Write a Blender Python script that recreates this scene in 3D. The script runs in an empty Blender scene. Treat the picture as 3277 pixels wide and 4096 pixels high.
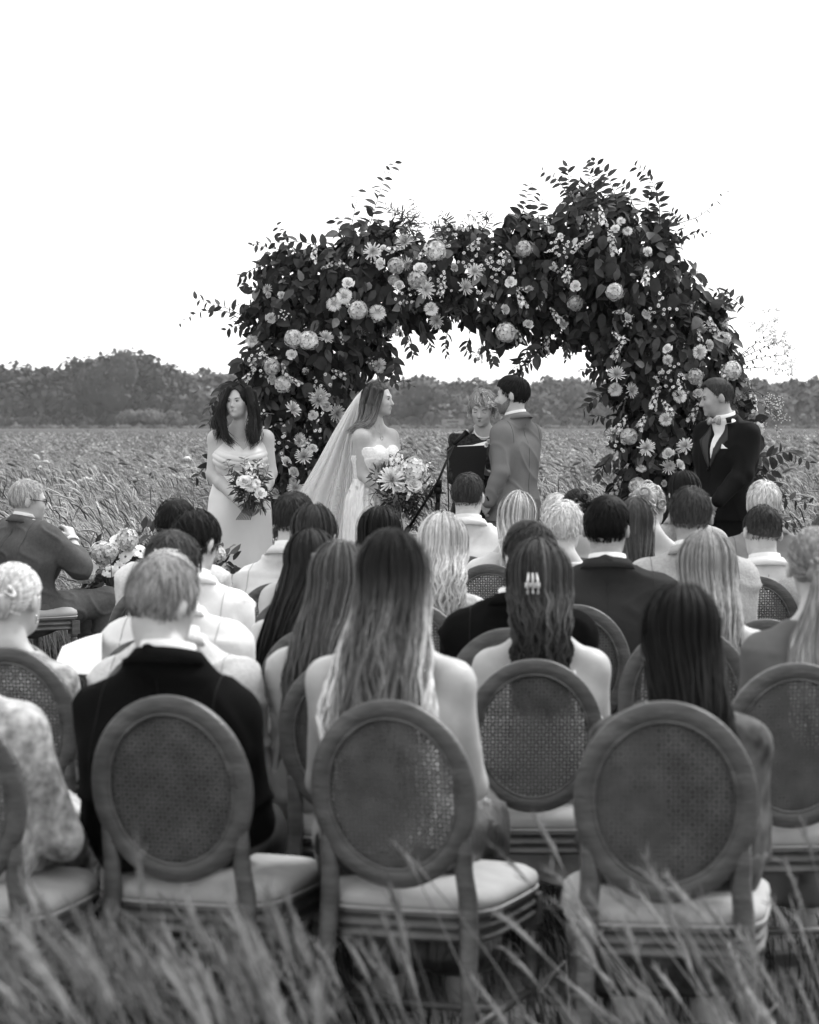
import bpy, math, random
import numpy as np
from mathutils import Vector, Matrix

# ------------------------------------------------------------------ camera, sky, sun, exposure
SC = bpy.context.scene
COL = SC.collection
CAM_H, FPX, HZ, CX = 1.60, 10000.0, 1693.0, 1638.5
cam_d = bpy.data.cameras.new('camera')
cam = bpy.data.objects.new('camera', cam_d); COL.objects.link(cam)
cam.location = (0, 0, CAM_H); cam.rotation_euler = (math.radians(90), 0, 0)
cam_d.sensor_fit = 'VERTICAL'; cam_d.sensor_height = 36.0; cam_d.lens = 36.0 * FPX / 4096
cam_d.shift_y = -(2048 - HZ) / 4096
cam_d.clip_start = 0.1; cam_d.clip_end = 6000
cam_d.dof.use_dof = True; cam_d.dof.focus_distance = 16.4; cam_d.dof.aperture_fstop = 5.6
SC.camera = cam
world = bpy.data.worlds.new('World'); SC.world = world; world.use_nodes = True
wn = world.node_tree; wn.nodes.clear()
SUN_EL, SUN_AZ = 52.0, 52.0        # azimuth: degrees from +Y (away) towards +X (right)
sky = wn.nodes.new('ShaderNodeTexSky'); sky.sky_type = 'NISHITA'; sky.sun_disc = False
sky.sun_elevation = math.radians(SUN_EL); sky.sun_rotation = math.radians(SUN_AZ)
sky.air_density = 1.0; sky.dust_density = 2.0; sky.ozone_density = 1.0
bw = wn.nodes.new('ShaderNodeRGBToBW'); bg = wn.nodes.new('ShaderNodeBackground')
wo = wn.nodes.new('ShaderNodeOutputWorld')
wn.links.new(sky.outputs[0], bw.inputs[0]); cloud = wn.nodes.new('ShaderNodeMath'); cloud.operation = 'MULTIPLY_ADD'   # even cloud deck over a thin share of clear sky
cloud.inputs[1].default_value = 0.30; cloud.inputs[2].default_value = 4.6
wn.links.new(bw.outputs[0], cloud.inputs[0]); wn.links.new(cloud.outputs[0], bg.inputs[0])
bg.inputs[1].default_value = 0.12
wn.links.new(bg.outputs[0], wo.inputs[0])
sun_d = bpy.data.lights.new('sun', 'SUN'); sun_d.energy = 1.5; sun_d.angle = math.radians(18)
sun = bpy.data.objects.new('sun', sun_d); COL.objects.link(sun)
_el, _az = math.radians(SUN_EL), math.radians(SUN_AZ)
sun_dir = Vector((math.cos(_el) * math.sin(_az), math.cos(_el) * math.cos(_az), math.sin(_el)))
sun.rotation_euler = sun_dir.to_track_quat('Z', 'Y').to_euler(); sun.location = (0, 0, 30)
SC.view_settings.view_transform = 'Standard'; SC.view_settings.look = 'None'
SC.view_settings.gamma = 1.0; SC.view_settings.use_curve_mapping = False
SC.view_settings.exposure = 1.3
SC.render.engine = 'CYCLES'
SC.cycles.use_denoising = True
SC.cycles.max_bounces = 6; SC.cycles.diffuse_bounces = 3; SC.cycles.glossy_bounces = 2
SC.cycles.transparent_max_bounces = 16; SC.cycles.transmission_bounces = 4
SC.cycles.caustics_reflective = False; SC.cycles.caustics_refractive = False

rng = np.random.default_rng(7)
random.seed(7)

def ground_z(y):
    t = min(max((y - 11.5) / 3.5, 0), 1)
    return 0.08 * t * t * (3 - 2 * t)

def W(px, py, d):
    return np.array([(px - CX) / FPX * d, d, CAM_H - (py - HZ) / FPX * d])

def wx(px, d): return (px - CX) / FPX * d

# ------------------------------------------------------------------ materials (all grey: the photograph is monochrome)
MATS = {}
def mat(name, g=0.5, rough=0.6, spec=0.4, var=0.0, vscale=8.0, bump=0.0, bscale=60.0, attr=None,
        sheen=0.0, stretch=None, trans=0.0, detail=3.0, metal=0.0, world=False):
    if name in MATS: return MATS[name]
    m = bpy.data.materials.new(name); m.use_nodes = True; nt = m.node_tree; N = nt.nodes; L = nt.links
    b = N['Principled BSDF']
    b.inputs['Roughness'].default_value = rough
    b.inputs['Specular IOR Level'].default_value = spec
    b.inputs['Metallic'].default_value = metal
    if sheen: b.inputs['Sheen Weight'].default_value = sheen
    col = None
    if attr:
        a = N.new('ShaderNodeAttribute'); a.attribute_name = attr; col = a.outputs['Fac']
    tc = N.new('ShaderNodeTexCoord'); src = N.new('ShaderNodeNewGeometry').outputs['Position'] if world else tc.outputs['Object']
    if stretch:
        mp = N.new('ShaderNodeMapping'); mp.inputs['Scale'].default_value = stretch
        L.new(src, mp.inputs[0]); src = mp.outputs[0]
    if var or col is not None:
        nz = N.new('ShaderNodeTexNoise'); nz.inputs['Scale'].default_value = vscale; nz.inputs['Detail'].default_value = detail
        L.new(src, nz.inputs['Vector'])
        mr = N.new('ShaderNodeMapRange'); mr.inputs['From Min'].default_value = 0.3; mr.inputs['From Max'].default_value = 0.7
        lo, hi = (1 - var, 1 + var)
        if col is None: lo, hi = g * lo, g * hi
        mr.inputs['To Min'].default_value = lo; mr.inputs['To Max'].default_value = hi
        L.new(nz.outputs['Fac'], mr.inputs['Value'])
        out = mr.outputs[0]
        if col is not None:
            mu = N.new('ShaderNodeMath'); mu.operation = 'MULTIPLY'
            L.new(col, mu.inputs[0]); L.new(out, mu.inputs[1]); out = mu.outputs[0]
        L.new(out, b.inputs['Base Color'])
    else:
        b.inputs['Base Color'].default_value = (g, g, g, 1)
    if bump:
        n2 = N.new('ShaderNodeTexNoise'); n2.inputs['Scale'].default_value = bscale; n2.inputs['Detail'].default_value = 4
        L.new(src, n2.inputs['Vector'])
        bp = N.new('ShaderNodeBump'); bp.inputs['Strength'].default_value = bump; bp.inputs['Distance'].default_value = 0.01
        L.new(n2.outputs['Fac'], bp.inputs['Height']); L.new(bp.outputs[0], b.inputs['Normal'])
    if trans:
        o = N['Material Output']; tr = N.new('ShaderNodeBsdfTranslucent'); mx = N.new('ShaderNodeMixShader')
        if b.inputs['Base Color'].is_linked: L.new(b.inputs['Base Color'].links[0].from_socket, tr.inputs[0])
        else: tr.inputs[0].default_value = (g, g, g, 1)
        mx.inputs[0].default_value = trans
        L.new(b.outputs[0], mx.inputs[1]); L.new(tr.outputs[0], mx.inputs[2]); L.new(mx.outputs[0], o.inputs[0])
    m['g'] = g
    MATS[name] = m
    return m

M_HAIR = mat('hair', attr='tone', rough=0.55, spec=0.07, var=0.35, vscale=90, stretch=(1, 1, 0.10), detail=4)
M_SKIN = mat('skin', 0.40, 0.5, 0.35, var=0.05, vscale=30, bump=0.05, bscale=120)
M_SKIN2 = mat('skin_tanned', 0.26, 0.5, 0.35, var=0.06, vscale=30, bump=0.05, bscale=120)
M_WOOD = mat('weathered_wood', 0.075, 0.4, 0.45, var=0.45, vscale=9, bump=0.35, bscale=40, stretch=(1, 1, 4), detail=8)
M_CANE = mat('cane', 0.09, 0.6, 0.15, var=0.3, vscale=14)
M_CUSH = mat('seat_linen', 0.34, 0.85, 0.1, var=0.06, vscale=20, bump=0.15, bscale=200)
M_LEAF = mat('leaf', attr='tone', rough=0.55, spec=0.2, var=0.25, vscale=25, trans=0.25)
M_BARK = mat('bark', 0.05, 0.8, 0.2, var=0.3, vscale=12)
M_PETAL = mat('petal', attr='tone', rough=0.7, spec=0.2, var=0.08, vscale=40, trans=0.2)
M_GRASS = mat('meadow_grass', attr='tone', rough=0.7, spec=0.15, var=0.7, vscale=0.55, trans=0.3, world=True, detail=5)
M_BLACK = mat('black_metal', 0.004, 0.5, 0.12, var=0.1)

def fabric(name, g, rough=0.85, bump=0.25, bscale=25, sheen=0.0, var=0.08, vscale=14, spec=0.06, stretch=None):
    return mat(name, g, rough, spec, var=var, vscale=vscale, bump=bump, bscale=bscale, sheen=sheen, stretch=stretch)

# ------------------------------------------------------------------ mesh helpers
def mesh_data(name, V, F, smooth=True, attr=None):
    V = np.ascontiguousarray(V, dtype=np.float32)
    me = bpy.data.meshes.new(name)
    faces = F if isinstance(F, list) else [F]
    faces = [np.asarray(f, dtype=np.int32) for f in faces if len(f)]
    me.vertices.add(len(V)); me.vertices.foreach_set('co', V.ravel())
    nl = sum(f.size for f in faces); npoly = sum(len(f) for f in faces)
    me.loops.add(nl); me.polygons.add(npoly)
    me.loops.foreach_set('vertex_index', np.concatenate([f.ravel() for f in faces]))
    tot = np.concatenate([np.full(len(f), f.shape[1], np.int32) for f in faces])
    st = np.concatenate([[0], np.cumsum(tot)[:-1]]).astype(np.int32)
    me.polygons.foreach_set('loop_start', st)
    me.polygons.foreach_set('use_smooth', np.full(npoly, smooth, dtype=bool))
    if attr:
        for k, a in attr.items():
            at = me.attributes.new(k, 'FLOAT', 'POINT')
            at.data.foreach_set('value', np.ascontiguousarray(np.broadcast_to(a, (len(V),)), dtype=np.float32))
    me.update(calc_edges=True)
    return me

def put(name, me, material, parent=None, loc=None):
    o = bpy.data.objects.new(name, me); COL.objects.link(o)
    if material is not None and len(me.materials) == 0: me.materials.append(material)
    if parent is not None: o.parent = parent
    if loc is not None: o.location = loc
    return o

def obj(name, V, F, material, parent=None, smooth=True, attr=None, origin=None):
    V = np.asarray(V, dtype=np.float64)
    if origin is not None: V = V - np.asarray(origin)
    return put(name, mesh_data(name, V, F, smooth, attr), material, parent)

def tag(o, label=None, cat=None, group=None, kind=None):
    if label: o['label'] = label
    if cat: o['category'] = cat
    if group: o['group'] = group
    if kind: o['kind'] = kind
    return o

def empty(name, loc, label=None, cat=None, group=None):
    o = bpy.data.objects.new(name, None); COL.objects.link(o); o.location = tuple(loc); o.empty_display_size = 0.1
    return tag(o, label, cat, group)

class MB:
    """collects shapes into one mesh"""
    def __init__(s): s.V = []; s.Q = []; s.T = []; s.A = []; s.n = 0
    def add(s, V, Q=None, T=None, tone=0.5):
        V = np.asarray(V, float).reshape(-1, 3)
        s.V.append(V)
        if Q is not None and len(Q): s.Q.append(np.asarray(Q, int) + s.n)
        if T is not None and len(T): s.T.append(np.asarray(T, int) + s.n)
        s.A.append(np.broadcast_to(np.asarray(tone, float), (len(V),))); s.n += len(V)
    def box(s, c, size, R=None, tone=0.5):
        h = np.array(size) / 2
        P = np.array([[x, y, z] for x in (-1, 1) for y in (-1, 1) for z in (-1, 1)]) * h
        if R is not None: P = P @ np.asarray(R).T
        s.add(P + np.asarray(c), [[0, 1, 3, 2], [4, 6, 7, 5], [0, 4, 5, 1], [2, 3, 7, 6], [0, 2, 6, 4], [1, 5, 7, 3]], tone=tone)
    def tube(s, pts, r, seg=8, caps=True, tone=0.5, flat=1.0, up=None):
        pts = np.asarray(pts, float); n = len(pts)
        r = np.broadcast_to(np.asarray(r, float), (n,))
        t = np.gradient(pts, axis=0); t /= np.linalg.norm(t, axis=1)[:, None] + 1e-9
        ref = np.array([0, 0, 1.0]) if up is None else np.asarray(up, float)
        if abs(np.dot(t.mean(0), ref)) > 0.9 and up is None: ref = np.array([0, 1.0, 0])
        u = np.cross(t, ref); u /= np.linalg.norm(u, axis=1)[:, None] + 1e-9
        v = np.cross(u, t)
        a = np.linspace(0, 2 * np.pi, seg, endpoint=False)
        P = pts[:, None] + r[:, None, None] * (u[:, None] * np.cos(a)[None, :, None] + flat * v[:, None] * np.sin(a)[None, :, None])
        i = np.arange(n - 1)[:, None] * seg; j = np.arange(seg)[None]; j2 = (j + 1) % seg
        Q = np.stack([i + j, i + j2, i + seg + j2, i + seg + j], -1).reshape(-1, 4)
        V = P.reshape(-1, 3); T = []
        if caps:
            V = np.vstack([V, pts[:1], pts[-1:]]); m = n * seg
            for k in range(seg):
                T.append([m, (k + 1) % seg, k]); T.append([m + 1, (n - 1) * seg + k, (n - 1) * seg + (k + 1) % seg])
        s.add(V, Q, T, tone=tone)
    def ball(s, c, r, seg=8, rings=6, tone=0.5, R=None):
        th = np.linspace(0, np.pi, rings + 1)[1:-1]; a = np.linspace(0, 2 * np.pi, seg, endpoint=False)
        P = np.array([[math.sin(t) * math.cos(x), math.sin(t) * math.sin(x), math.cos(t)] for t in th for x in a] + [[0, 0, 1], [0, 0, -1]])
        P = P * np.broadcast_to(np.asarray(r, float), (3,))
        if R is not None: P = P @ np.asarray(R).T
        n = len(th); Q = []; T = []
        for i in range(n - 1):
            for j in range(seg):
                Q.append([i * seg + j, (i + 1) * seg + j, (i + 1) * seg + (j + 1) % seg, i * seg + (j + 1) % seg])
        for j in range(seg):
            T.append([n * seg, j, (j + 1) % seg]); T.append([n * seg + 1, (n - 1) * seg + (j + 1) % seg, (n - 1) * seg + j])
        s.add(P + np.asarray(c), Q, T, tone=tone)
    def arr(s):
        F = []
        if s.Q: F.append(np.vstack(s.Q))
        if s.T: F.append(np.vstack(s.T))
        return np.vstack(s.V), F, np.concatenate(s.A)
    def data(s, name, smooth=True):
        V, F, A = s.arr(); return mesh_data(name, V, F, smooth, {'tone': A})
    def build(s, name, material, parent=None, smooth=True, origin=None):
        V, F, A = s.arr(); return obj(name, V, F, material, parent, smooth, {'tone': A}, origin)

def nrm(v): v = np.asarray(v, float); return v / (np.linalg.norm(v) + 1e-12)

def sinnoise(P, freq, seed=0, n=5):
    r = np.random.default_rng(seed); o = np.zeros(len(P))
    for i in range(n):
        k = r.normal(size=3); k /= np.linalg.norm(k); o += np.sin(P @ k * freq * r.uniform(0.6, 1.5) + r.uniform(0, 6.28))
    return o / n

# ------------------------------------------------------------------ signed-distance bodies, meshed by surface nets
def cap(a, b, ra, rb=None, k=0.03, tg='', flat=None):
    return dict(t='c', a=np.asarray(a, float), b=np.asarray(b, float), ra=ra, rb=ra if rb is None else rb, k=k, tg=tg, flat=flat)
def ell(c, r, R=None, k=0.02, tg='', sub=False):
    return dict(t='e', c=np.asarray(c, float), r=np.asarray(r, float), R=None if R is None else np.asarray(R, float), k=k, tg=tg, sub=sub)
def grow(prims, tags, off, kmul=1.0):
    out = []
    for p in prims:
        if p['tg'] in tags and not p.get('sub'):
            q = dict(p)
            if p['t'] == 'c': q['ra'] = p['ra'] + off; q['rb'] = p['rb'] + off
            else: q['r'] = p['r'] + off
            q['k'] = p['k'] * kmul; out.append(q)
    return out

def sdf_mesh(prims, res, cuts=(), lo=None, hi=None):
    los, his = [], []
    for p in prims:
        if p.get('sub'): continue
        if p['t'] == 'c':
            m = max(p['ra'], p['rb']); los.append(np.minimum(p['a'], p['b']) - m); his.append(np.maximum(p['a'], p['b']) + m)
        else:
            m = p['r'].max(); los.append(p['c'] - m); his.append(p['c'] + m)
    L = np.min(los, 0) - 3 * res; H = np.max(his, 0) + 3 * res
    if lo is not None: L = np.maximum(L, lo)
    if hi is not None: H = np.minimum(H, hi)
    n = np.ceil((H - L) / res).astype(int) + 1
    ax = [L[i] + np.arange(n[i]) * res for i in range(3)]
    F = np.full(n, 0.3, np.float32)
    for p in prims:
        if p['t'] == 'c':
            m = max(p['ra'], p['rb']) + p['k'] + 2 * res; bl = np.minimum(p['a'], p['b']) - m; bh = np.maximum(p['a'], p['b']) + m
        else:
            m = p['r'].max() + p['k'] + 2 * res; bl = p['c'] - m; bh = p['c'] + m
        i0 = np.clip(np.floor((bl - L) / res).astype(int), 0, n); i1 = np.clip(np.ceil((bh - L) / res).astype(int) + 1, 0, n)
        if np.any(i1 <= i0): continue
        sl = tuple(slice(i0[i], i1[i]) for i in range(3))
        X = ax[0][sl[0]][:, None, None]; Y = ax[1][sl[1]][None, :, None]; Z = ax[2][sl[2]][None, None, :]
        if p['t'] == 'c':
            a, b = p['a'], p['b']
            px, py, pz = X - a[0], Y - a[1], Z - a[2]
            if p['flat'] is not None:
                nv, f = p['flat']; dn = px * nv[0] + py * nv[1] + pz * nv[2]; g = (1 / f - 1)
                px = px + nv[0] * dn * g; py = py + nv[1] * dn * g; pz = pz + nv[2] * dn * g
            ab = b - a; q = max(float(ab @ ab), 1e-12)
            t = np.clip((px * ab[0] + py * ab[1] + pz * ab[2]) / q, 0, 1)
            d = np.sqrt((px - ab[0] * t) ** 2 + (py - ab[1] * t) ** 2 + (pz - ab[2] * t) ** 2) - (p['ra'] + (p['rb'] - p['ra']) * t)
        else:
            c, r = p['c'], p['r']
            px, py, pz = X - c[0], Y - c[1], Z - c[2]
            if p['R'] is not None:
                R = p['R']
                px, py, pz = (px * R[0, 0] + py * R[1, 0] + pz * R[2, 0], px * R[0, 1] + py * R[1, 1] + pz * R[2, 1], px * R[0, 2] + py * R[1, 2] + pz * R[2, 2])
            k0 = np.sqrt((px / r[0]) ** 2 + (py / r[1]) ** 2 + (pz / r[2]) ** 2)
            k1 = np.sqrt((px / r[0] ** 2) ** 2 + (py / r[1] ** 2) ** 2 + (pz / r[2] ** 2) ** 2) + 1e-9
            d = k0 * (k0 - 1) / k1
        S = F[sl]; k = p['k']
        if p.get('sub'):
            h = np.maximum(k - np.abs(S + d), 0) / k
            F[sl] = np.maximum(S, -d) + h * h * k * 0.25
        else:
            h = np.maximum(k - np.abs(S - d), 0) / k
            F[sl] = np.minimum(S, d) - h * h * k * 0.25
    if len(cuts):
        X, Y, Z = ax[0][:, None, None], ax[1][None, :, None], ax[2][None, None, :]
        for c in cuts: F = np.maximum(F, c(X, Y, Z)).astype(np.float32)
    F[0] = F[-1] = 0.3; F[:, 0] = F[:, -1] = 0.3; F[:, :, 0] = F[:, :, -1] = 0.3
    ins = F < 0
    cnt = np.zeros(n - 1, np.int8)
    for dx in (0, 1):
        for dy in (0, 1):
            for dz in (0, 1):
                cnt += ins[dx:n[0] - 1 + dx, dy:n[1] - 1 + dy, dz:n[2] - 1 + dz]
    act = (cnt > 0) & (cnt < 8)
    I = np.argwhere(act)
    idx = np.full(n - 1, -1, np.int64); idx[act] = np.arange(len(I))
    acc = np.zeros((len(I), 3)); c = np.zeros(len(I))
    cor = [(dx, dy, dz) for dx in (0, 1) for dy in (0, 1) for dz in (0, 1)]
    for i, A in enumerate(cor):
        for j, B in enumerate(cor):
            if j <= i or sum(abs(A[q] - B[q]) for q in range(3)) != 1: continue
            fa = F[I[:, 0] + A[0], I[:, 1] + A[1], I[:, 2] + A[2]]; fb = F[I[:, 0] + B[0], I[:, 1] + B[1], I[:, 2] + B[2]]
            m = (fa < 0) != (fb < 0)
            t = np.where(m, fa / np.where(m, fa - fb, 1), 0)
            P = np.array(A) + (np.array(B) - np.array(A)) * t[:, None]
            acc += np.where(m[:, None], P, 0); c += m
    V = L + (I + acc / c[:, None]) * res
    Q = []
    for axn in range(3):
        o = [0, 0, 0]; o[axn] = 1
        s0 = ins[:n[0] - o[0], :n[1] - o[1], :n[2] - o[2]]; s1 = ins[o[0]:, o[1]:, o[2]:]
        E = np.argwhere(s0 != s1)
        u, v = [(1, 2), (2, 0), (0, 1)][axn]
        def cell(du, dv):
            C = E.copy(); C[:, u] -= du; C[:, v] -= dv; return C
        E = E[(E[:, u] > 0) & (E[:, v] > 0) & (E[:, u] < n[u] - 1) & (E[:, v] < n[v] - 1)]
        q = np.stack([idx[tuple(cell(*k).T)] for k in ((1, 1), (0, 1), (0, 0), (1, 0))], 1)
        flip = ~s0[tuple(E.T)]
        q[flip] = q[flip][:, ::-1]
        Q.append(q)
    Q = np.vstack(Q)
    Q = Q[(Q >= 0).all(1)]
    return V, Q

def vnormals(V, Q):
    n = np.cross(V[Q[:, 2]] - V[Q[:, 0]], V[Q[:, 3]] - V[Q[:, 1]])
    N = np.zeros_like(V)
    for k in range(4): np.add.at(N, Q[:, k], n)
    return N / (np.linalg.norm(N, axis=1)[:, None] + 1e-12)

def relax(V, Q, it=2):
    for _ in range(it):
        S = np.zeros_like(V); c = np.zeros(len(V))
        for a, b in ((0, 1), (1, 2), (2, 3), (3, 0)):
            np.add.at(S, Q[:, a], V[Q[:, b]]); np.add.at(S, Q[:, b], V[Q[:, a]])
            np.add.at(c, Q[:, a], 1); np.add.at(c, Q[:, b], 1)
        V = V * 0.5 + 0.5 * S / np.maximum(c, 1)[:, None]
    return V

def ribbons(paths, width, nor, tone, name, material, parent, origin):
    """paths (S,K,3), width (S,K), nor (S,K,3) outward, tone (S,K)"""
    S, K, _ = paths.shape
    t = np.gradient(paths, axis=1); t /= np.linalg.norm(t, axis=2)[..., None] + 1e-9
    s = np.cross(t, nor); s /= np.linalg.norm(s, axis=2)[..., None] + 1e-9
    w = width[..., None] * 0.5
    tw = np.random.default_rng(S).normal(size=(S, 1, 1)) * .5; s = s + nor * tw; s /= np.linalg.norm(s, axis=2)[..., None]
    V = np.stack([paths - s * w, paths + s * w], 2).reshape(-1, 3)
    b = (np.arange(S)[:, None] * K + np.arange(K - 1)[None]).reshape(-1) * 2
    Q = np.stack([b, b + 1, b + 3, b + 2], 1)
    A = np.repeat(tone.reshape(-1), 2)
    return obj(name, V, Q, material, parent, True, {'tone': A}, origin)

def rotz(a): c, s = math.cos(a), math.sin(a); return np.array([[c, -s, 0], [s, c, 0], [0, 0, 1.0]])
def rotx(a): c, s = math.cos(a), math.sin(a); return np.array([[1.0, 0, 0], [0, c, -s], [0, s, c]])
def roty(a): c, s = math.cos(a), math.sin(a); return np.array([[c, 0, s], [0, 1.0, 0], [-s, 0, c]])

def head_basis(turn, tilt=0, roll=0):
    """turn: degrees clockwise from +Y (away) seen from above; tilt: nod down +; columns right, forward, up"""
    return rotz(-math.radians(turn)) @ rotx(-math.radians(tilt)) @ roty(math.radians(roll))
# ------------------------------------------------------------------ people: shared anatomy
UP = np.array([0, 0, 1.0])

def head_prims(hc, Rh, s=1.0, face=True, ear=0.010, nose=1.0):
    P = lambda x, y, z: hc + s * (Rh @ np.array([x, y, z]))
    E = lambda c, r, k=0.02, sub=False: ell(P(*c), np.array(r) * s, Rh, k * s, 'head', sub)
    pr = [E((0, -.012, .022), (.074, .094, .088)), E((0, .030, -.028), (.060, .060, .080), .03), E((0, .042, -.072), (.046, .044, .034), .03)]
    if face:
        pr += [E((0, .078, -.096), (.019, .015, .016), .02), E((.033, .066, -.03), (.024, .022, .026), .02), E((-.033, .066, -.03), (.024, .022, .026), .02),
               cap(P(-.03, .079, .016), P(.03, .079, .016), .011 * s, k=.015, tg='head'),
               E((.030, .101, -.003), (.016, .014, .011), .010, True), E((-.030, .101, -.003), (.016, .014, .011), .010, True),
               cap(P(0, .084, .006), P(0, .089 + .022 * nose, -.034), .0075 * s, .0115 * s * nose, k=.010, tg='head'),
               cap(P(-.010 * nose, .094, -.039), P(.010 * nose, .094, -.039), .0085 * s * nose, k=.008, tg='head'),
               cap(P(-.018, .086, -.064), P(.018, .086, -.064), .008 * s, k=.012, tg='head')]
    for sx in (-1, 1):
        Re = Rh @ rotz(sx * 0.35)
        pr.append(ell(P(sx * .080, -.012, -.010), np.array([ear, .019, .032]) * s, Re @ rotx(-.2), .010, 'head'))
    return pr

def face_parts(hc, Rh, s, root, origin, lip=0.2, brow=0.04, closed=False, smile=0.0, female=True):
    P = lambda x, y, z: hc + s * (Rh @ np.array([x, y, z]))
    for sx in (-1, 1):
        b = MB(); b.ball(P(sx * .030, .0765, -.003), np.array([.0125, .0115, .0075]) * s, 10, 8, R=Rh)
        eye = b.build('eye', mat('eye_white', .5, .3, .5), root, origin=origin)
        if not closed:
            b = MB(); b.ball(P(sx * .030, .0855, -.003), np.array([.0058, .003, .0058]) * s, 10, 6, R=Rh)
            b.build('iris', mat('eye_iris', .03, .2, .6), eye, origin=origin)
        # upper lid / lashes
        x = np.linspace(-.015, .015, 7)
        zz = (-.006 if closed else .0035) - 28 * x * x * (.5 if closed else 1.0)
        b = MB(); b.tube([P(sx * .030 + q, .0885 - 14 * q * q * 2, z) for q, z in zip(x, zz)], np.array([.0008, .0016, .002, .002, .002, .0016, .0008]) * s, 5)
        b.build('eyelashes', mat('lash', .012, .6), root, origin=origin)
        x = np.linspace(-.019, .019, 7)
        b = MB(); b.tube([P(sx * (.031 + q), .0905 - 10 * (q + .012) ** 2, .0185 + .004 * (q / .019) - 14 * q * q) for q in x], np.array([.0016, .003, .0032, .003, .0026, .002, .001]) * s, 5)
        b.build('eyebrow', mat('brow_%03d' % int(brow * 1000), brow, .7), root, origin=origin)
    x = np.linspace(-.021, .021, 9)
    b = MB()
    b.tube([P(q, .0945 - 22 * q * q, -.0605 + smile * 18 * q * q - .0012 * (abs(q) < .003)) for q in x], np.array([.0008, .002, .003, .0036, .003, .0036, .003, .002, .0008]) * s, 6)
    b.tube([P(q, .0935 - 22 * q * q, -.0675 + (smile * 18 + 10) * q * q) for q in x * .85], np.array([.0008, .0025, .0036, .0042, .0044, .0042, .0036, .0025, .0008]) * s, 6)
    b.build('lips', mat('lips_%03d' % int(lip * 1000), lip, .4, .5), root, origin=origin)

def hand_prims(wr, dirv, palm, side, curl=0.6, s=1.0, spread=0.1):
    """wr wrist, dirv towards fingers, palm: direction the palm faces, side: +1 thumb towards cross(dirv, palm)"""
    d = nrm(dirv); n = nrm(palm - d * (palm @ d)); t = np.cross(d, n) * side
    pr = [cap(wr, wr + d * .03 * s, .024 * s, .026 * s, .02, 'hand', (n, .7)), cap(wr + d * .04 * s - t * .018 * s, wr + d * .04 * s + t * .016 * s, .024 * s, .024 * s, .02, 'hand', (n, .6)),
          cap(wr + d * .07 * s - t * .022 * s, wr + d * .072 * s + t * .02 * s, .017 * s, .018 * s, .02, 'hand', (n, .7))]
    for i, (o, L) in enumerate(((.030, .070), (.010, .078), (-.010, .072), (-.029, .056))):
        p = wr + (d * .082 + t * o) * s; dv = nrm(d + t * o * spread * 30)
        segs = (.45, .32, .25); a = 0.0
        for j, f in enumerate(segs):
            a += curl * (1.0 + .12 * i) * (0.8 if j == 0 else 1.0)
            q = p + (dv * math.cos(a) + n * math.sin(a)) * L * f * s
            pr.append(cap(p, q, (.0092 - .0007 * j) * s, (.0085 - .0007 * j) * s, .004, 'hand')); p = q
    p = wr + (d * .025 + t * .024) * s
    for j, L in enumerate((.04, .032, .026)):
        a = .5 + .35 * j * (curl + .3)
        q = p + nrm(d * math.cos(.6 * j + .45) * 1.0 + t * (1.0 - .45 * j) + n * (.35 + .3 * j) * curl) * L * s
        pr.append(cap(p, q, (.0115 - .001 * j) * s, (.0105 - .001 * j) * s, .006, 'hand')); p = q
    return pr

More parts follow.
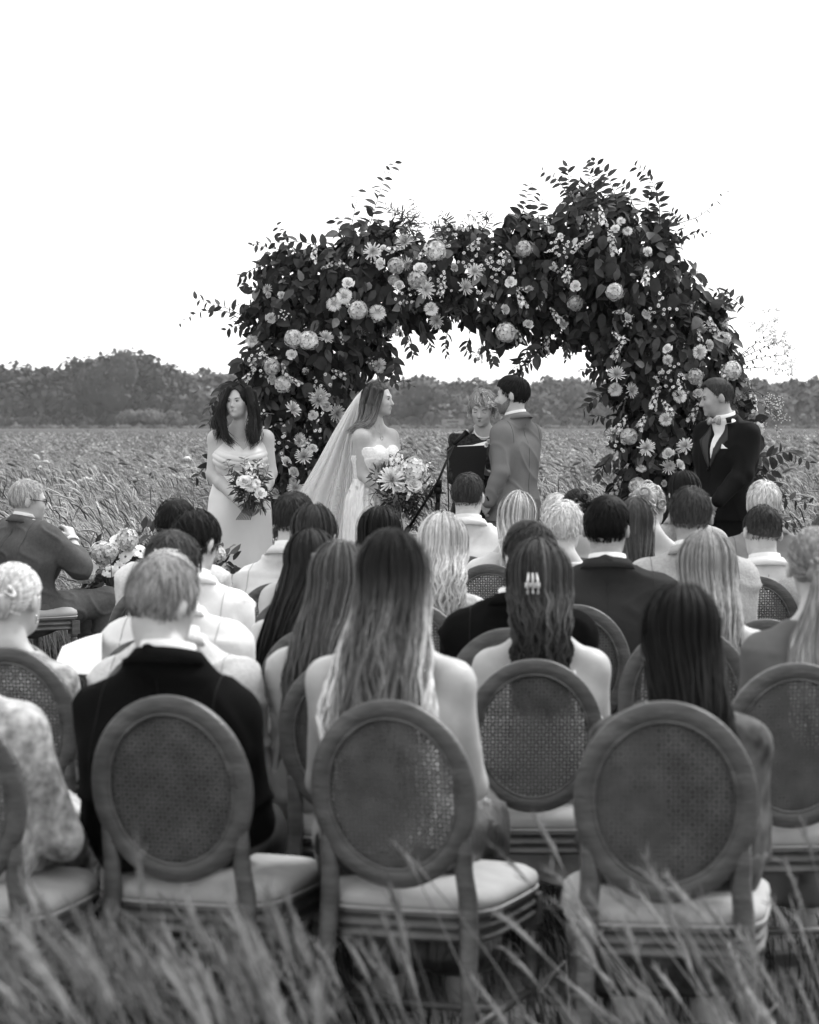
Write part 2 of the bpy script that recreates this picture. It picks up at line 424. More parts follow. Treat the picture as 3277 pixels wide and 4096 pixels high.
def figure(J, fw, male=True, g=1.0, bust=0.0, legs=True, hands=None):
    fw = nrm(fw); rt = np.array([fw[1], -fw[0], 0])
    shL, shR, hip, nb = J['shL'], J['shR'], J['hip'], J['nb']
    ms = (shL + shR) / 2; up = nrm(ms - hip); lat = nrm(shR - shL); sw = np.linalg.norm(shR - shL) / 2
    back = J.get('slump', 0.0)
    chest = ms + (hip - ms) * .27 - fw * back * .6; waist = ms + (hip - ms) * .62 - fw * back
    m = 1.0 if male else 0.9
    pr = [cap(chest - lat * (sw - .075), chest + lat * (sw - .075), .112 * g * m, k=.07, tg='torso', flat=(fw, .98)),
          cap(waist - lat * .045, waist + lat * .045, (.110 if male else .088) * g, k=.10, tg='torso'),
          cap(hip - lat * .07 + up * .02, hip + lat * .07 + up * .02, (.115 if male else .12) * g, k=.09, tg='pelvis'),
          cap(ms - lat * (sw - .03) - up * .05, ms + lat * (sw - .03) - up * .05, .056 * m, k=.06, tg='torso'),
          cap(nb + up * .03 - fw * .012, shL + (ms - shL) * .12 + UP * .004, .046 * m, .044 * m, .05, 'torso'),
          cap(nb + up * .03 - fw * .012, shR + (ms - shR) * .12 + UP * .004, .046 * m, .044 * m, .05, 'torso'),
          cap(nb - up * .03, J['hc'] + J['Rh'] @ np.array([0, -.020, -.055]), (.060 if male else .049), (.056 if male else .046), .025, 'neck')]
    if bust:
        for s in (-1, 1): pr.append(ell(chest + lat * s * .072 + fw * (.075 * g) - up * .01, np.array([.062, .062, .062]) * bust, None, .04, 'torso'))
    a1, a2, a3, a4 = (.056, .045, .042, .028) if male else (.046, .037, .036, .024)
    ag = J.get('arm', 1.0)
    for S in 'LR':
        if 'el' + S not in J: continue
        pr.append(ell(J['sh' + S], np.array([.056, .056, .054]) * m * ag, None, .04, 'uparm'))
        pr.append(cap(J['sh' + S], J['el' + S], a1 * ag, a2 * ag, .03, 'uparm'))
        mid = J['el' + S] * .7 + J['wr' + S] * .3
        pr.append(cap(J['el' + S], mid, a2 * ag, a3 * ag, .02, 'forearm')); pr.append(cap(mid, J['wr' + S], a3 * ag, a4 * ag ** .5, .02, 'forearm'))
    if legs and 'knL' in J:
        for S, q in (('L', -1), ('R', 1)):
            h = hip + lat * q * .085
            pr.append(cap(h, J['kn' + S], .088 * g, .062, .05, 'leg')); pr.append(cap(J['kn' + S], J['an' + S], .058, .042, .03, 'leg'))
            pr.append(cap(J['an' + S] - UP * .03, J['an' + S] - UP * .035 + fw * .13, .04, .035, .02, 'foot', (UP, .7)))
    if hands:
        for h in hands: pr += h
    pr += head_prims(J['hc'], J['Rh'], J.get('hs', 1.0), J.get('face', True), nose=J.get('nose', 1.0))
    return pr, dict(ms=ms, up=up, lat=lat, rt=rt, chest=chest, waist=waist, fw=fw, sw=sw)

def body_obj(pr, tags, fine, coarse, material, root, o, hfine=None):
    """one skin mesh: head, neck and hands finely meshed, the rest coarser"""
    A = [p for p in pr if p['tg'] in ('head', 'neck', 'hand', 'forearm') and p['tg'] in tags]
    B = [p for p in pr if p['tg'] in tags and p['tg'] not in ('head', 'hand')]
    Vs, Qs, n = [], [], 0
    for P, rs in (([p for p in A if p['tg'] in ('head', 'neck')], fine), ([p for p in A if p['tg'] in ('hand', 'forearm')], hfine or fine), (B, coarse)):
        if not P: continue
        V, Q = sdf_mesh(P, rs); V = relax(V, Q, 1); Vs.append(V); Qs.append(Q + n); n += len(V)
    V = np.vstack(Vs)
    return obj('body', V, np.vstack(Qs), material, root, True, None, o)

def sdf_obj(name, prims, res, material, root, origin, cuts=(), wr=0.0, wf=18, seed=1, lo=None, hi=None, fn=None, sm=1):
    V, Q = sdf_mesh(prims, res, cuts, lo, hi)
    V = relax(V, Q, sm)
    if wr or fn is not None:
        N = vnormals(V, Q)
        if wr: V = V + N * (wr * .8 * sinnoise(V * np.array([1, 1, .7]), wf, seed) + wr * 1.5 * np.clip(1 - np.abs(sinnoise(V * np.array([1, 1, 1.6]), wf * 1.1, seed + 5, 3)) * 3.2, 0, 1) ** 2 + wr * .35 * sinnoise(V, wf * 3, seed + 9))[:, None]
        if fn is not None: V = V + N * fn(V)[:, None]
    return obj(name, V, Q, material, root, True, {'tone': np.full(len(V), .5)}, origin)

def band(c, rt, fw, up, rx, ry, h, slope, flare=.012, th=.006, a0=-180, a1=180, n=36):
    """a collar: closed strip round the neck, higher at the back, open where the angles end (0 = back)"""
    a = np.radians(np.linspace(a0, a1, n))
    full = abs((a1 - a0) - 360) < 1
    if full: a = a[:-1]
    V = []
    for x in a:
        e = rt * math.sin(x) * rx - fw * math.cos(x) * ry
        o = nrm(e); zo = up * (slope * math.cos(x))
        V += [c + e + zo + up * h, c + e + o * th + zo + up * h, c + e + o * (th + flare) + zo, c + e + o * flare + zo]
    m = len(a); Q = []
    for i in range(m if full else m - 1):
        j = (i + 1) % m
        for k in range(4): Q.append([i * 4 + k, i * 4 + (k + 1) % 4, j * 4 + (k + 1) % 4, j * 4 + k])
    if not full: Q += [[0, 1, 2, 3], [(m - 1) * 4 + 3, (m - 1) * 4 + 2, (m - 1) * 4 + 1, (m - 1) * 4]]
    return np.array(V), np.array(Q)

# ------------------------------------------------------------------ hair
HC0 = np.array([0, -.012, .024])
def loc_cut(hc, Rh, s, fn):
    def f(X, Y, Z):
        x, y, z = X - hc[0], Y - hc[1], Z - hc[2]
        xl = (x * Rh[0, 0] + y * Rh[1, 0] + z * Rh[2, 0]) / s
        yl = (x * Rh[0, 1] + y * Rh[1, 1] + z * Rh[2, 1]) / s
        zl = (x * Rh[0, 2] + y * Rh[1, 2] + z * Rh[2, 2]) / s
        return fn(xl, yl, zl) * s
    return f

def line_short(yl):   # lowest z of a short cut's hairline along the head, back to front
    return np.interp(yl, [-.12, -.08, -.035, -.02, .012, .03, .052, .075, .12], [-.082, -.082, -.066, -.02, -.015, .015, .035, .062, .066])

def hair_short(hc, Rh, s, root, origin, tone, n=700, L=.035, lift=.06, thick=1.0, seed=0, fade=0.0, var=.3, top=0.0, wave=0.0, nape=0.0, line=None, sway=(0, 0, 0)):
    r = np.random.default_rng(seed + 100); ln = line or line_short; n = int(n * 1.2); var = var * .6
    rad = np.array([.0785, .0985, .0925]) + .0045 * (thick - 1)
    off = .0035 * thick
    pr = [ell(hc + s * (Rh @ HC0), (np.array([.074, .094, .088]) + off) * s, Rh, .02)]
    if top: pr.append(ell(hc + s * (Rh @ np.array([0, .01, .06])), np.array([.066, .085, .055 + top]) * s, Rh, .03))
    cut = loc_cut(hc, Rh, s, lambda x, y, z: ln(y) - nape * (y < -.03) - z + .006 * np.sin(x * 160))
    V, Q = sdf_mesh(pr, .0095, [cut]); V = relax(V, Q, 1)
    zl = ((V - hc) @ Rh)[:, 2] / s
    ft = 1 + fade * np.clip((.02 - zl) / .09, 0, 1)
    V = V + vnormals(V, Q) * (.0025 * sinnoise(V, 120, seed))[:, None]
    h = obj('hair', V, Q, M_HAIR, root, True, {'tone': tone * .8 * ft}, origin)
    # strands
    u = r.uniform(0, 2 * np.pi, n * 3); ct = r.uniform(-.95, 1, n * 3); st = np.sqrt(1 - ct ** 2)
    p = np.stack([rad[0] * st * np.cos(u), rad[1] * st * np.sin(u), rad[2] * ct], 1) + HC0
    ok = p[:, 2] > ln(p[:, 1]) - nape * (p[:, 1] < -.03) + .004
    p = p[ok][:n]; n = len(p)
    crown = np.array([.01, -.055, .11]); q = (p - HC0) / rad; nn = q / rad; nn /= np.linalg.norm(nn, axis=1)[:, None]
    fl = p - crown + r.normal(size=(n, 3)) * .018 + np.array(sway) * .05
    bk = np.clip((p[:, 1:2] - .02) / .04, 0, 1) * np.clip((p[:, 2:] - .02) / .03, 0, 1); fl = fl / (np.linalg.norm(fl, axis=1)[:, None] + 1e-9) * (1 - bk) + bk * (np.array([.35, -.9, .5]) + r.normal(size=(n, 3)) * .25)
    fl -= nn * (fl * nn).sum(1)[:, None]; fl /= np.linalg.norm(fl, axis=1)[:, None] + 1e-9
    K = 5; LL = L * r.uniform(.6, 1.3, n) * np.where(p[:, 2] < .0, .55 if fade or thick <= 1 else .9, 1)
    LL = LL * np.clip((p[:, 2] - ln(p[:, 1]) + .008) / .04, .3, 1)
    paths = []
    lu = (r.uniform(.1, .9, n) + (r.random(n) < .05) * r.uniform(.8, 2, n))[:, None]; lay = (r.uniform(0, .045, n) * thick)[:, None]
    wph = r.uniform(0, 6.28, n); sd = np.cross(nn, fl)
    for i in range(K):
        t = i / (K - 1)
        x = p + fl * (LL * t)[:, None] + sd * (wave * np.sin(wph + t * 5))[:, None]
        e = (x - HC0) / rad; x = HC0 + x * 0 + rad * e / np.linalg.norm(e, axis=1)[:, None] * (1.012 + lift * t * lu + lay + (top * 8 * np.clip(p[:, 2:] - .03, 0, .1)))
        paths.append(x)
    P = np.stack(paths, 1)
    Wd = np.stack([np.full(n, .0022), np.full(n, .0029), np.full(n, .0026), np.full(n, .0018), np.full(n, .0004)], 1) * s * thick ** .4
    zl = p[:, 2]; tn = tone * (1 + var * r.normal(size=n)) * (1 + fade * np.clip((.02 - zl) / .09, 0, 1))
    T = np.clip(tn, .006, .8)[:, None] * np.ones((1, K))
    Pw = hc + s * (P @ Rh.T); Nw = np.repeat((nn @ Rh.T)[:, None], K, 1)
    ribbons(Pw, Wd, Nw, T, 'strands', M_HAIR, h, origin)
    return h

def hair_long(hc, Rh, s, root, origin, fw, back, zend, tone, tip=None, n=700, spread=1.0, wave=.0, lam=.12, seed=0, phim=1.75, var=.3, vol=1.0, tipw=.8, front=None, shift=0.0, locks=34, side=0.0, gap=0.0):
    """hair falling down the back; back: point on the back surface the hair rests on"""
    r = np.random.default_rng(seed + 300); tip = tone if tip is None else tip; var = var * .62
    fw = nrm(fw); rt = np.array([fw[1], -fw[0], 0]); c0 = hc + s * (Rh @ HC0)
    rad = np.array([.083, .103, .096]) * s * vol
    fb = (back - c0) @ fw
    pr = [ell(c0, rad * .93, Rh, .03)]
    q0 = c0 - fw * rad[1] * .42 - UP * .03; zE = c0[2] - .03
    zs = np.linspace(zE, zend + .05 + gap, 5)
    prev = None
    for i, z in enumerate(zs):
        t = i / 4; f = np.interp(t, [0, .5, 1], [-.30 * rad[1], min(-.32 * rad[1], fb + .03), min(-.3 * rad[1], fb + .035)])
        p = c0 + fw * f + rt * shift * t; p[2] = z
        if prev is not None:
            sp_ = min(spread, 1.0) if gap else spread; w0 = np.interp((i - 1) / 4, [0, .5, 1], [.070, .066 * sp_, .05 * sp_ * tipw]) * vol; w1 = np.interp(t, [0, .5, 1], [.070, .066 * sp_, .05 * sp_ * tipw]) * vol
            pr.append(cap(prev, p, w0 * s, w1 * s, .03, '', (fw, np.interp(t, [0, 1], [.8, .32]))))
        prev = p
    cut = loc_cut(hc, Rh, s, lambda x, y, z: y - np.interp(z, [-.2, -.09, .0, .05, .075, .09], [-.03, .0, .012, .035, .075, .12]))
    V, Q = sdf_mesh(pr, .012, [cut]); V = relax(V, Q, 1)
    tz = np.clip((c0[2] - V[:, 2]) / (c0[2] - zend), 0, 1)
    h = obj('hair', V, Q, M_HAIR, root, True, {'tone': (tone + (tip - tone) * tz ** 1.5) * (.85 if tone < .15 else 1.0)}, origin)
    n = int(n * 1.7) if n > 950 else n
    lock = r.integers(0, locks, n); lphi = np.linspace(-phim, phim, locks) + r.normal(size=locks) * .03
    phi = lphi[lock] + r.normal(size=n) * .09; th0 = np.where(r.random(n) < .55, r.uniform(.02, .35, n), r.uniform(.3, 1.3, n))
    layer = r.uniform(0, .03, n) + (r.random(n) < .06) * r.uniform(.02, .09, n) + r.uniform(-.004, .004, locks)[lock]; lz = zend + (r.uniform(-.02, .10, locks)[lock] + r.uniform(-.01, .05, n)) * 1.0
    lz = lz + gap * np.clip(1.15 - np.abs(phi) / .75, 0, 1)
    K1, K2 = 6, 9; paths = []; nors = []
    for i in range(K1):
        th = th0 + (1.75 - th0) * i / (K1 - 1)
        l = np.stack([np.sin(th) * np.sin(phi), -np.sin(th) * np.cos(phi), np.cos(th)], 1)
        e = l * rad * (1.0 + np.abs(layer) * 1.6)[:, None]
        paths.append(c0 + e @ Rh.T); nn = l / rad; nn /= np.linalg.norm(nn, axis=1)[:, None]; nors.append(nn @ Rh.T)
    E = paths[-1]; le = (E - c0) @ rt; fe = (E - c0) @ fw; ze = E[:, 2]
    ph = r.uniform(0, 6.28, locks)[lock] + r.normal(size=n) * .25
    ft = np.minimum(fe, fb - .008 - np.abs(layer) * .5 + .03 * np.abs(le / .09) ** 2)
    lc = le * (.6 + .4 * r.uniform(0.9, 1.1, n))
    lt = (lphi[lock] / phim * .082 * s * vol * .75 + .25 * lc) * spread
    for i in range(1, K2 + 1):
        t = i / K2; sm = min(t / .55, 1); sm = sm * sm * (3 - 2 * sm)
        z = ze + (lz - ze) * t
        a = wave * (.25 + .75 * t) * np.sin(2 * np.pi * z / lam + ph)
        f = fe + (ft - fe) * sm - np.abs(wave) * .4 * np.cos(2 * np.pi * z / lam + ph) * t
        lat = le + (lt * (1 - (1 - tipw) * t) - le) * sm + a + shift * t
        p = c0 + rt * lat[:, None] + fw * f[:, None]; p[:, 2] = z
        paths.append(p)
        nn = -fw * np.ones((n, 1)) + rt * (lat / .12)[:, None]; nors.append(nn / np.linalg.norm(nn, axis=1)[:, None])
    P = np.stack(paths, 1); Nw = np.stack(nors, 1); K = K1 + K2
    w = np.interp(np.arange(K), [0, 3, K - 3, K - 1], [.002, .0042, .0042, .0006]) * s * (1.0 if n > 950 else 1.3)
    tl = np.clip(np.linspace(-.25, 1.0, K), 0, 1) ** 1.6
    base = (tone + (tip - tone) * tl)[None, :] * (1 + side * np.clip(np.abs(phi) - .7, 0, 1))[:, None] * np.exp(var * (r.normal(size=locks)[lock] * .4 + r.normal(size=n) * .75))[:, None]
    ribbons(P, np.ones((n, 1)) * w[None], Nw, np.clip(base, .005, .85), 'strands', M_HAIR, h, origin)
    return h

def hair_updo(hc, Rh, s, root, origin, tone, seed=0, bun=(0, -.10, .0), br=.05, curls=14, n=500, var=.35, vol=1.0):
    r = np.random.default_rng(seed + 500)
    rad = np.array([.081, .101, .094]) * vol
    B = np.array(bun)
    pr = [ell(hc + s * (Rh @ HC0), rad * .96 * s, Rh, .02)]
    for i in range(7):
        o = r.normal(size=3) * br * .45
        pr.append(ell(hc + s * (Rh @ (B + o)), np.array([1, .8, 1]) * br * r.uniform(.5, .75) * s, Rh, .012))
    cut = loc_cut(hc, Rh, s, lambda x, y, z: np.interp(y, [-.25, -.08, -.03, .0, .03, .06, .1], [-.3, -.3, -.065, -.02, -.01, .045, .066]) - z)
    V, Q = sdf_mesh(pr, .008, [cut]); V = relax(V, Q, 1)
    V = V + vnormals(V, Q) * (.004 * sinnoise(V, 110, seed))[:, None]
    h = obj('hair', V, Q, M_HAIR, root, True, {'tone': tone * .75}, origin)
    u = r.uniform(0, 2 * np.pi, n * 3); ct = r.uniform(-.8, 1, n * 3); st = np.sqrt(1 - ct ** 2)
    p = np.stack([rad[0] * st * np.cos(u), rad[1] * st * np.sin(u), rad[2] * ct], 1) + HC0
    ok = p[:, 2] > np.interp(p[:, 1], [-.12, -.08, -.03, .0, .03, .06, .1], [-.07, -.07, -.05, -.015, -.005, .05, .07])
    p = p[ok][:n]; n = len(p); K = 7; paths = []
    for i in range(K):
        t = i / (K - 1) * .85
        x = p * (1 - t) + B * t; e = (x - HC0) / rad
        x = HC0 + rad * e / np.linalg.norm(e, axis=1)[:, None] * (1.0 + .02 * np.sin(np.pi * t))
        paths.append(x)
    P = np.stack(paths, 1); e = (P - HC0) / rad ** 2; Nn = e / np.linalg.norm(e, axis=2)[..., None]
    tn = np.clip(tone * np.exp(var * r.normal(size=n)), .006, .85)[:, None] * np.ones((1, K))
    ribbons(hc + s * (P @ Rh.T), np.full((n, K), .0045 * s), Nn @ Rh.T, tn, 'strands', M_HAIR, h, origin)
    b = MB()
    for i in range(curls):   # rolled curls pinned into the bun
        c = B + r.normal(size=3) * br * .62; ax = nrm(r.normal(size=3)); u1 = nrm(np.cross(ax, [.3, .5, .8])); u2 = np.cross(ax, u1)
        t = np.linspace(0, 2 * np.pi * 1.2, 14); rr = br * r.uniform(.28, .5)
        pts = c + rr * (np.cos(t)[:, None] * u1 + np.sin(t)[:, None] * u2) + ax * (t * .003)[:, None]
        b.tube(hc + s * (pts @ Rh.T), np.interp(t, [0, .5, 6, 7.5], [.003, .008, .008, .003]) * s, 6, tone=np.clip(tone * math.exp(var * r.normal()), .006, .85), flat=.7)
    b.build('curls', M_HAIR, h, origin=origin)
    return h

def lock_strands(guides, n, r0, r1, tone, tip, seed, root, origin, outdir, wave=.006, name='strands', var=.3, w=.005):
    """strands scattered round guide polylines (lists of world points)"""
    r = np.random.default_rng(seed); PP = []; NN = []; TT = []; K = 14
    for g in guides:
        g = np.asarray(g, float); d = np.r_[0, np.cumsum(np.linalg.norm(np.diff(g, axis=0), axis=1))]; u = np.linspace(0, d[-1], K)
        G = np.stack([np.interp(u, d, g[:, i]) for i in range(3)], 1)
        G[1:-1] = (G[:-2] + 2 * G[1:-1] + G[2:]) / 4
        for _ in range(n):
            o = r.normal(size=3); o /= max(np.linalg.norm(o), 1.0); t = np.linspace(0, 1, K)
            ph = r.uniform(0, 6.28); wv = np.outer(np.sin(t * 9 + ph) * wave * t, nrm(r.normal(size=3)))
            P = G + o[None] * (r0 + (r1 - r0) * t)[:, None] + wv
            PP.append(P); od = nrm(o + np.asarray(outdir)); NN.append(np.repeat(od[None], K, 0))
            TT.append(np.clip((tone + (tip - tone) * t ** 1.5) * math.exp(var * r.normal()), .005, .85))
    PP = np.array(PP); w_ = np.interp(np.arange(K), [0, 3, K - 3, K - 1], [.5, 1, 1, .2]) * w
    o = ribbons(PP, np.ones((len(PP), 1)) * w_[None], np.array(NN), np.array(TT), name, M_HAIR, root, origin)
    return o
# ------------------------------------------------------------------ the setting: ground, field, far wood
def ground_sheet():
    ys = np.r_[-6, np.arange(0, 30, .75), np.arange(30, 120, 6), np.geomspace(120, 3000, 24)]
    V = []; nx = 41
    for y in ys:
        hw = 12 + abs(y) * .9
        for x in np.linspace(-1, 1, nx) * hw:
            V.append((x, y, ground_z(y) + (.02 * math.sin(x * 1.7 + y * 1.1) * math.sin(y * .8 - x * .6) if y < 40 else 0)))
    Q = [[i * nx + j, i * nx + j + 1, (i + 1) * nx + j + 1, (i + 1) * nx + j] for i in range(len(ys) - 1) for j in range(nx - 1)]
    m = mat('meadow_ground', .07, .95, .05, var=.55, vscale=.35, bump=.6, bscale=9, stretch=(.35, 1, 1), detail=8)
    return tag(obj('ground', V, np.array(Q), m), 'dark meadow soil under grass stretching to the far wood', 'ground', kind='structure')
ground_sheet()

def strip(name, y0, y1, z, material, label):
    V = [(-y0 * .6, y0, z), (y0 * .6, y0, z), (y1 * .6, y1, z), (-y1 * .6, y1, z)]
    return tag(obj(name, V, np.array([[0, 1, 2, 3]]), material), label, 'field', kind='structure')
strip('field', 190, 640, ground_z(99) + .35, mat('dark_crop_field', .075, .95, .05, var=.4, vscale=.05, bump=.5, bscale=.6, stretch=(.15, 1, 1), detail=8), 'dark band of crop field in front of the far wood')

def lathe_grass(seed, n, h, w, head, lean, tone, rad):
    """one tuft of n bent blades; some carry seed heads; returns V, T, tone"""
    r = np.random.default_rng(seed); b = MB()
    for i in range(n):
        a = r.uniform(0, 6.28); base = np.array([math.cos(a), math.sin(a), 0]) * rad * math.sqrt(r.random())
        hh = h * r.uniform(.55, 1.1); ld = nrm(np.array([-1.0, r.normal() * .5, 0]) + r.normal(size=3) * .45); ld[2] = 0
        ln = lean * r.uniform(.4, 1.5) * hh; K = 5; t = np.linspace(0, 1, K)
        c = base + np.outer(t, [0, 0, hh]) + np.outer(t ** 2.2, ld * ln) - np.outer(t ** 4, [0, 0, ln * .45])
        sd = nrm(np.cross(ld, [0, 0, 1]) + r.normal(size=3) * .4)
        ww = w * r.uniform(.6, 1.3) * np.array([.8, 1, .85, .6, .1])
        hd = r.random() < head
        if hd: ww = ww * .5
        V = np.stack([c - sd * ww[:, None] / 2, c + sd * ww[:, None] / 2], 1).reshape(-1, 3)
        Q = [[2 * k, 2 * k + 1, 2 * k + 3, 2 * k + 2] for k in range(K - 1)]
        tn = tone * r.uniform(.55, 1.35); b.add(V, Q, tone=tn)
        if hd:
            d = nrm(c[-1] - c[-2]); L = r.uniform(.05, .11) * h / .7; m = np.stack([c[-1] + d * L * q - np.array([0, 0, .3 * L * q * q]) for q in (-.2, .25, .7, 1.1)])
            b.tube(m, np.array([.0015, .0055, .0045, .001]) * w / .005, 4, False, tone=tn * 1.35)
    return b

def proto_collection(name, builders):
    c = bpy.data.collections.new(name)
    for i, b in enumerate(builders):
        me = b.data('%s_tuft' % name, True); me.materials.append(M_GRASS)
        c.objects.link(bpy.data.objects.new('%s_tuft' % name, me))
    return c

def scatter(name, pts, sc, coll, label, cat, seed=0, tilt=.12):
    """tufts standing on points: one stuff object made by geometry nodes"""
    r = np.random.default_rng(seed); n = len(pts)
    me = bpy.data.meshes.new(name); me.vertices.add(n); me.vertices.foreach_set('co', np.asarray(pts, np.float32).ravel())
    rot = np.stack([r.normal(size=n) * tilt, r.normal(size=n) * tilt, r.normal(size=n) * .5], 1).astype(np.float32)
    a = me.attributes.new('rot', 'FLOAT_VECTOR', 'POINT'); a.data.foreach_set('vector', rot.ravel())
    a = me.attributes.new('scl', 'FLOAT', 'POINT'); a.data.foreach_set('value', np.asarray(sc, np.float32))
    me.update(); me.materials.append(M_GRASS)
    o = bpy.data.objects.new(name, me); COL.objects.link(o); tag(o, label, cat, kind='stuff')
    g = bpy.data.node_groups.new(name + '_nodes', 'GeometryNodeTree')
    g.interface.new_socket('Geometry', in_out='INPUT', socket_type='NodeSocketGeometry'); g.interface.new_socket('Geometry', in_out='OUTPUT', socket_type='NodeSocketGeometry')
    N = g.nodes; L = g.links; gi = N.new('NodeGroupInput'); go = N.new('NodeGroupOutput')
    ip = N.new('GeometryNodeInstanceOnPoints'); ci = N.new('GeometryNodeCollectionInfo'); ci.inputs['Collection'].default_value = coll
    ci.inputs['Separate Children'].default_value = True; ci.inputs['Reset Children'].default_value = True
    ip.inputs['Pick Instance'].default_value = True
    ar = N.new('GeometryNodeInputNamedAttribute'); ar.data_type = 'FLOAT_VECTOR'; ar.inputs['Name'].default_value = 'rot'
    az = N.new('GeometryNodeInputNamedAttribute'); az.data_type = 'FLOAT'; az.inputs['Name'].default_value = 'scl'
    er = N.new('FunctionNodeEulerToRotation'); cx = N.new('ShaderNodeCombineXYZ')
    L.new(gi.outputs[0], ip.inputs['Points']); L.new(ci.outputs[0], ip.inputs['Instance'])
    L.new(ar.outputs[0], er.inputs[0]); L.new(er.outputs[0], ip.inputs['Rotation'])
    for k in range(3): L.new(az.outputs[0], cx.inputs[k])
    L.new(cx.outputs[0], ip.inputs['Scale'])
    L.new(ip.outputs[0], go.inputs[0])
    md = o.modifiers.new('scatter', 'NODES'); md.node_group = g
    return o

near = proto_collection('meadow_grass', [lathe_grass(i, 18, .74, .0046, .45, .42, t, .11) for i, t in enumerate((.26, .19, .31, .13, .25, .36))])
farg = proto_collection('far_grass', [lathe_grass(20 + i, 14, .75, .016, .4, .5, t, .28) for i, t in enumerate((.26, .19, .33, .13))])
weed = proto_collection('weed_stems', [lathe_grass(60 + i, 7, .85, .0045, .8, .2, t, .07) for i, t in enumerate((.045, .06, .035))])
palg = proto_collection('pale_grass', [lathe_grass(70 + i, 30, .95, .0042, .7, .6, t, .18) for i, t in enumerate((.30, .36, .26))])
lowg = proto_collection('short_grass', [lathe_grass(40 + i, 14, .16, .005, .0, .5, t, .08) for i, t in enumerate((.03, .045, .022))])
def field_pts(y0, y1, n, seed, hw=.24, pad=1.2, reject=None):
    r = np.random.default_rng(seed); y = np.sqrt(r.uniform(y0 * y0, y1 * y1, n)); x = r.uniform(-1, 1, n) * (hw * y + pad)
    if reject is not None: k = ~reject(x, y); x, y = x[k], y[k]
    return np.stack([x, y, [ground_z(v) for v in y]], 1)
aisle = lambda x, y: (y < 17.9) & (x > -1.35 + (y < 14.9) * .0) & (x < 2.75)
def patchy(P, seed):
    nz = sinnoise(P * np.array([.5, .22, 0]), 1.6, seed, 6)
    return nz
P = field_pts(12.4, 34, 11500, 1, reject=lambda x, y: ((y < 18.0) & (x > -1.15) & (x < 2.75)) | ((y < 14.9) & (x > -2.6)))
scatter('meadow_grass', P, np.random.default_rng(2).uniform(.65, 1.2, len(P)) * (1 + .22 * patchy(P, 3)), near, 'tall seeding meadow grass bending in the wind behind the ceremony', 'grass', 3)
P = field_pts(33, 200, 15000, 5, hw=.22, pad=2)
P2 = field_pts(13.5, 30, 700, 15, reject=lambda x, y: ((y < 18.2) & (x > -1.2) & (x < 2.8)) | ((y < 14.9) & (x > -2.4)))
scatter('weed_stems', P2, np.random.default_rng(12).uniform(.7, 1.25, len(P2)), weed, 'darker weed stems standing among the meadow grass', 'weeds', 13)
P2 = field_pts(13.5, 60, 1500, 16, reject=lambda x, y: ((y < 18.2) & (x > -1.2) & (x < 2.8)) | ((y < 14.9) & (x > -2.4)))
P2 = P2[patchy(P2, 31) > .12]
scatter('pale_grass', P2, np.random.default_rng(14).uniform(.9, 1.35, len(P2)), palg, 'pale drifts of taller wind-bent grass in the meadow', 'grass', 17)
scatter('far_grass', P, np.random.default_rng(6).uniform(.8, 1.5, len(P)) * (1 + .3 * patchy(P * .5, 4)), farg, 'pale wind-blown grass of the open field further away', 'grass', 7)
P = field_pts(5.0, 18, 5200, 9, hw=.19, pad=.5)
scatter('short_grass', P, np.random.default_rng(10).uniform(.6, 1.4, len(P)), lowg, 'short trodden grass under the rows of chairs', 'grass', 11)

# tall grass right in front of the lens
def front_grass(name, pts, seed, label, hrange, tone, nb, cap_view=False):
    r = np.random.default_rng(seed); b = MB()
    for (x, y) in pts:
        for i in range(nb):
            h = r.uniform(*hrange); base = np.array([x + r.normal() * .05, y + r.normal() * .06, 0])
            ld = nrm(np.array([-1.0, .25, 0]) + r.normal(size=3) * .35); ld[2] = 0; ln = h * r.uniform(.25, .75); K = 8; t = np.linspace(0, 1, K)
            h = min(h, CAM_H - .219 * base[1] - .02 + r.normal() * .045) if cap_view else h; ln = h * r.uniform(.2, .6)
            c = base + np.outer(t, [0, 0, h]) + np.outer(t ** 1.5, ld * ln) - np.outer(t ** 4, [0, 0, ln * .12])
            tn = tone * r.uniform(.6, 1.4)
            b.tube(c, np.linspace(.0022, .0012, K), 4, False, tone=tn)
            d = nrm(c[-1] - c[-2]); L = r.uniform(.07, .13); q = np.linspace(-.1, 1.1, 6)
            m = np.stack([c[-1] + d * L * k - np.array([0, 0, .12 * L * max(k, 0) ** 2]) for k in q])
            b.tube(m, np.array([.0008, .0032, .0046, .0042, .0028, .0006]) * r.uniform(.7, 1.2), 6, False, tone=tn * 1.3)
            for k in range(14):   # spikelets
                s = r.uniform(0, 1); p0 = c[-1] + d * L * s - np.array([0, 0, .12 * L * s * s]); p1 = p0 + (d * 1.2 + r.normal(size=3) * .45) * .022
                b.tube([p0, (p0 + p1) / 2, p1], [.0006, .0017, .0003], 3, False, tone=tn * r.uniform(1.1, 1.6))
            if r.random() < .8:   # blade leaf
                h2 = h * r.uniform(.5, .9); ld2 = nrm(r.normal(size=3) + np.array([-.6, 0, 0])); ld2[2] = 0
                c2 = base + np.outer(t, [0, 0, h2]) + np.outer(t ** 2, ld2 * h2 * .6) - np.outer(t ** 4, [0, 0, h2 * .35])
                sd = nrm(np.cross(ld2, UP)); ww = .0026 * np.array([.7, 1, 1, 1, .9, .7, .4, .05])
                V = np.stack([c2 - sd * ww[:, None], c2 + sd * ww[:, None]], 1).reshape(-1, 3)
                b.add(V, [[2 * k, 2 * k + 1, 2 * k + 3, 2 * k + 2] for k in range(K - 1)], tone=tn * .8)
    return tag(b.build(name, M_GRASS), label, 'grass', kind='stuff')
r_ = np.random.default_rng(77)
pts = [(x, y) for x, y in zip(r_.uniform(-.8, .12, 95), r_.uniform(3.0, 4.6, 95))]
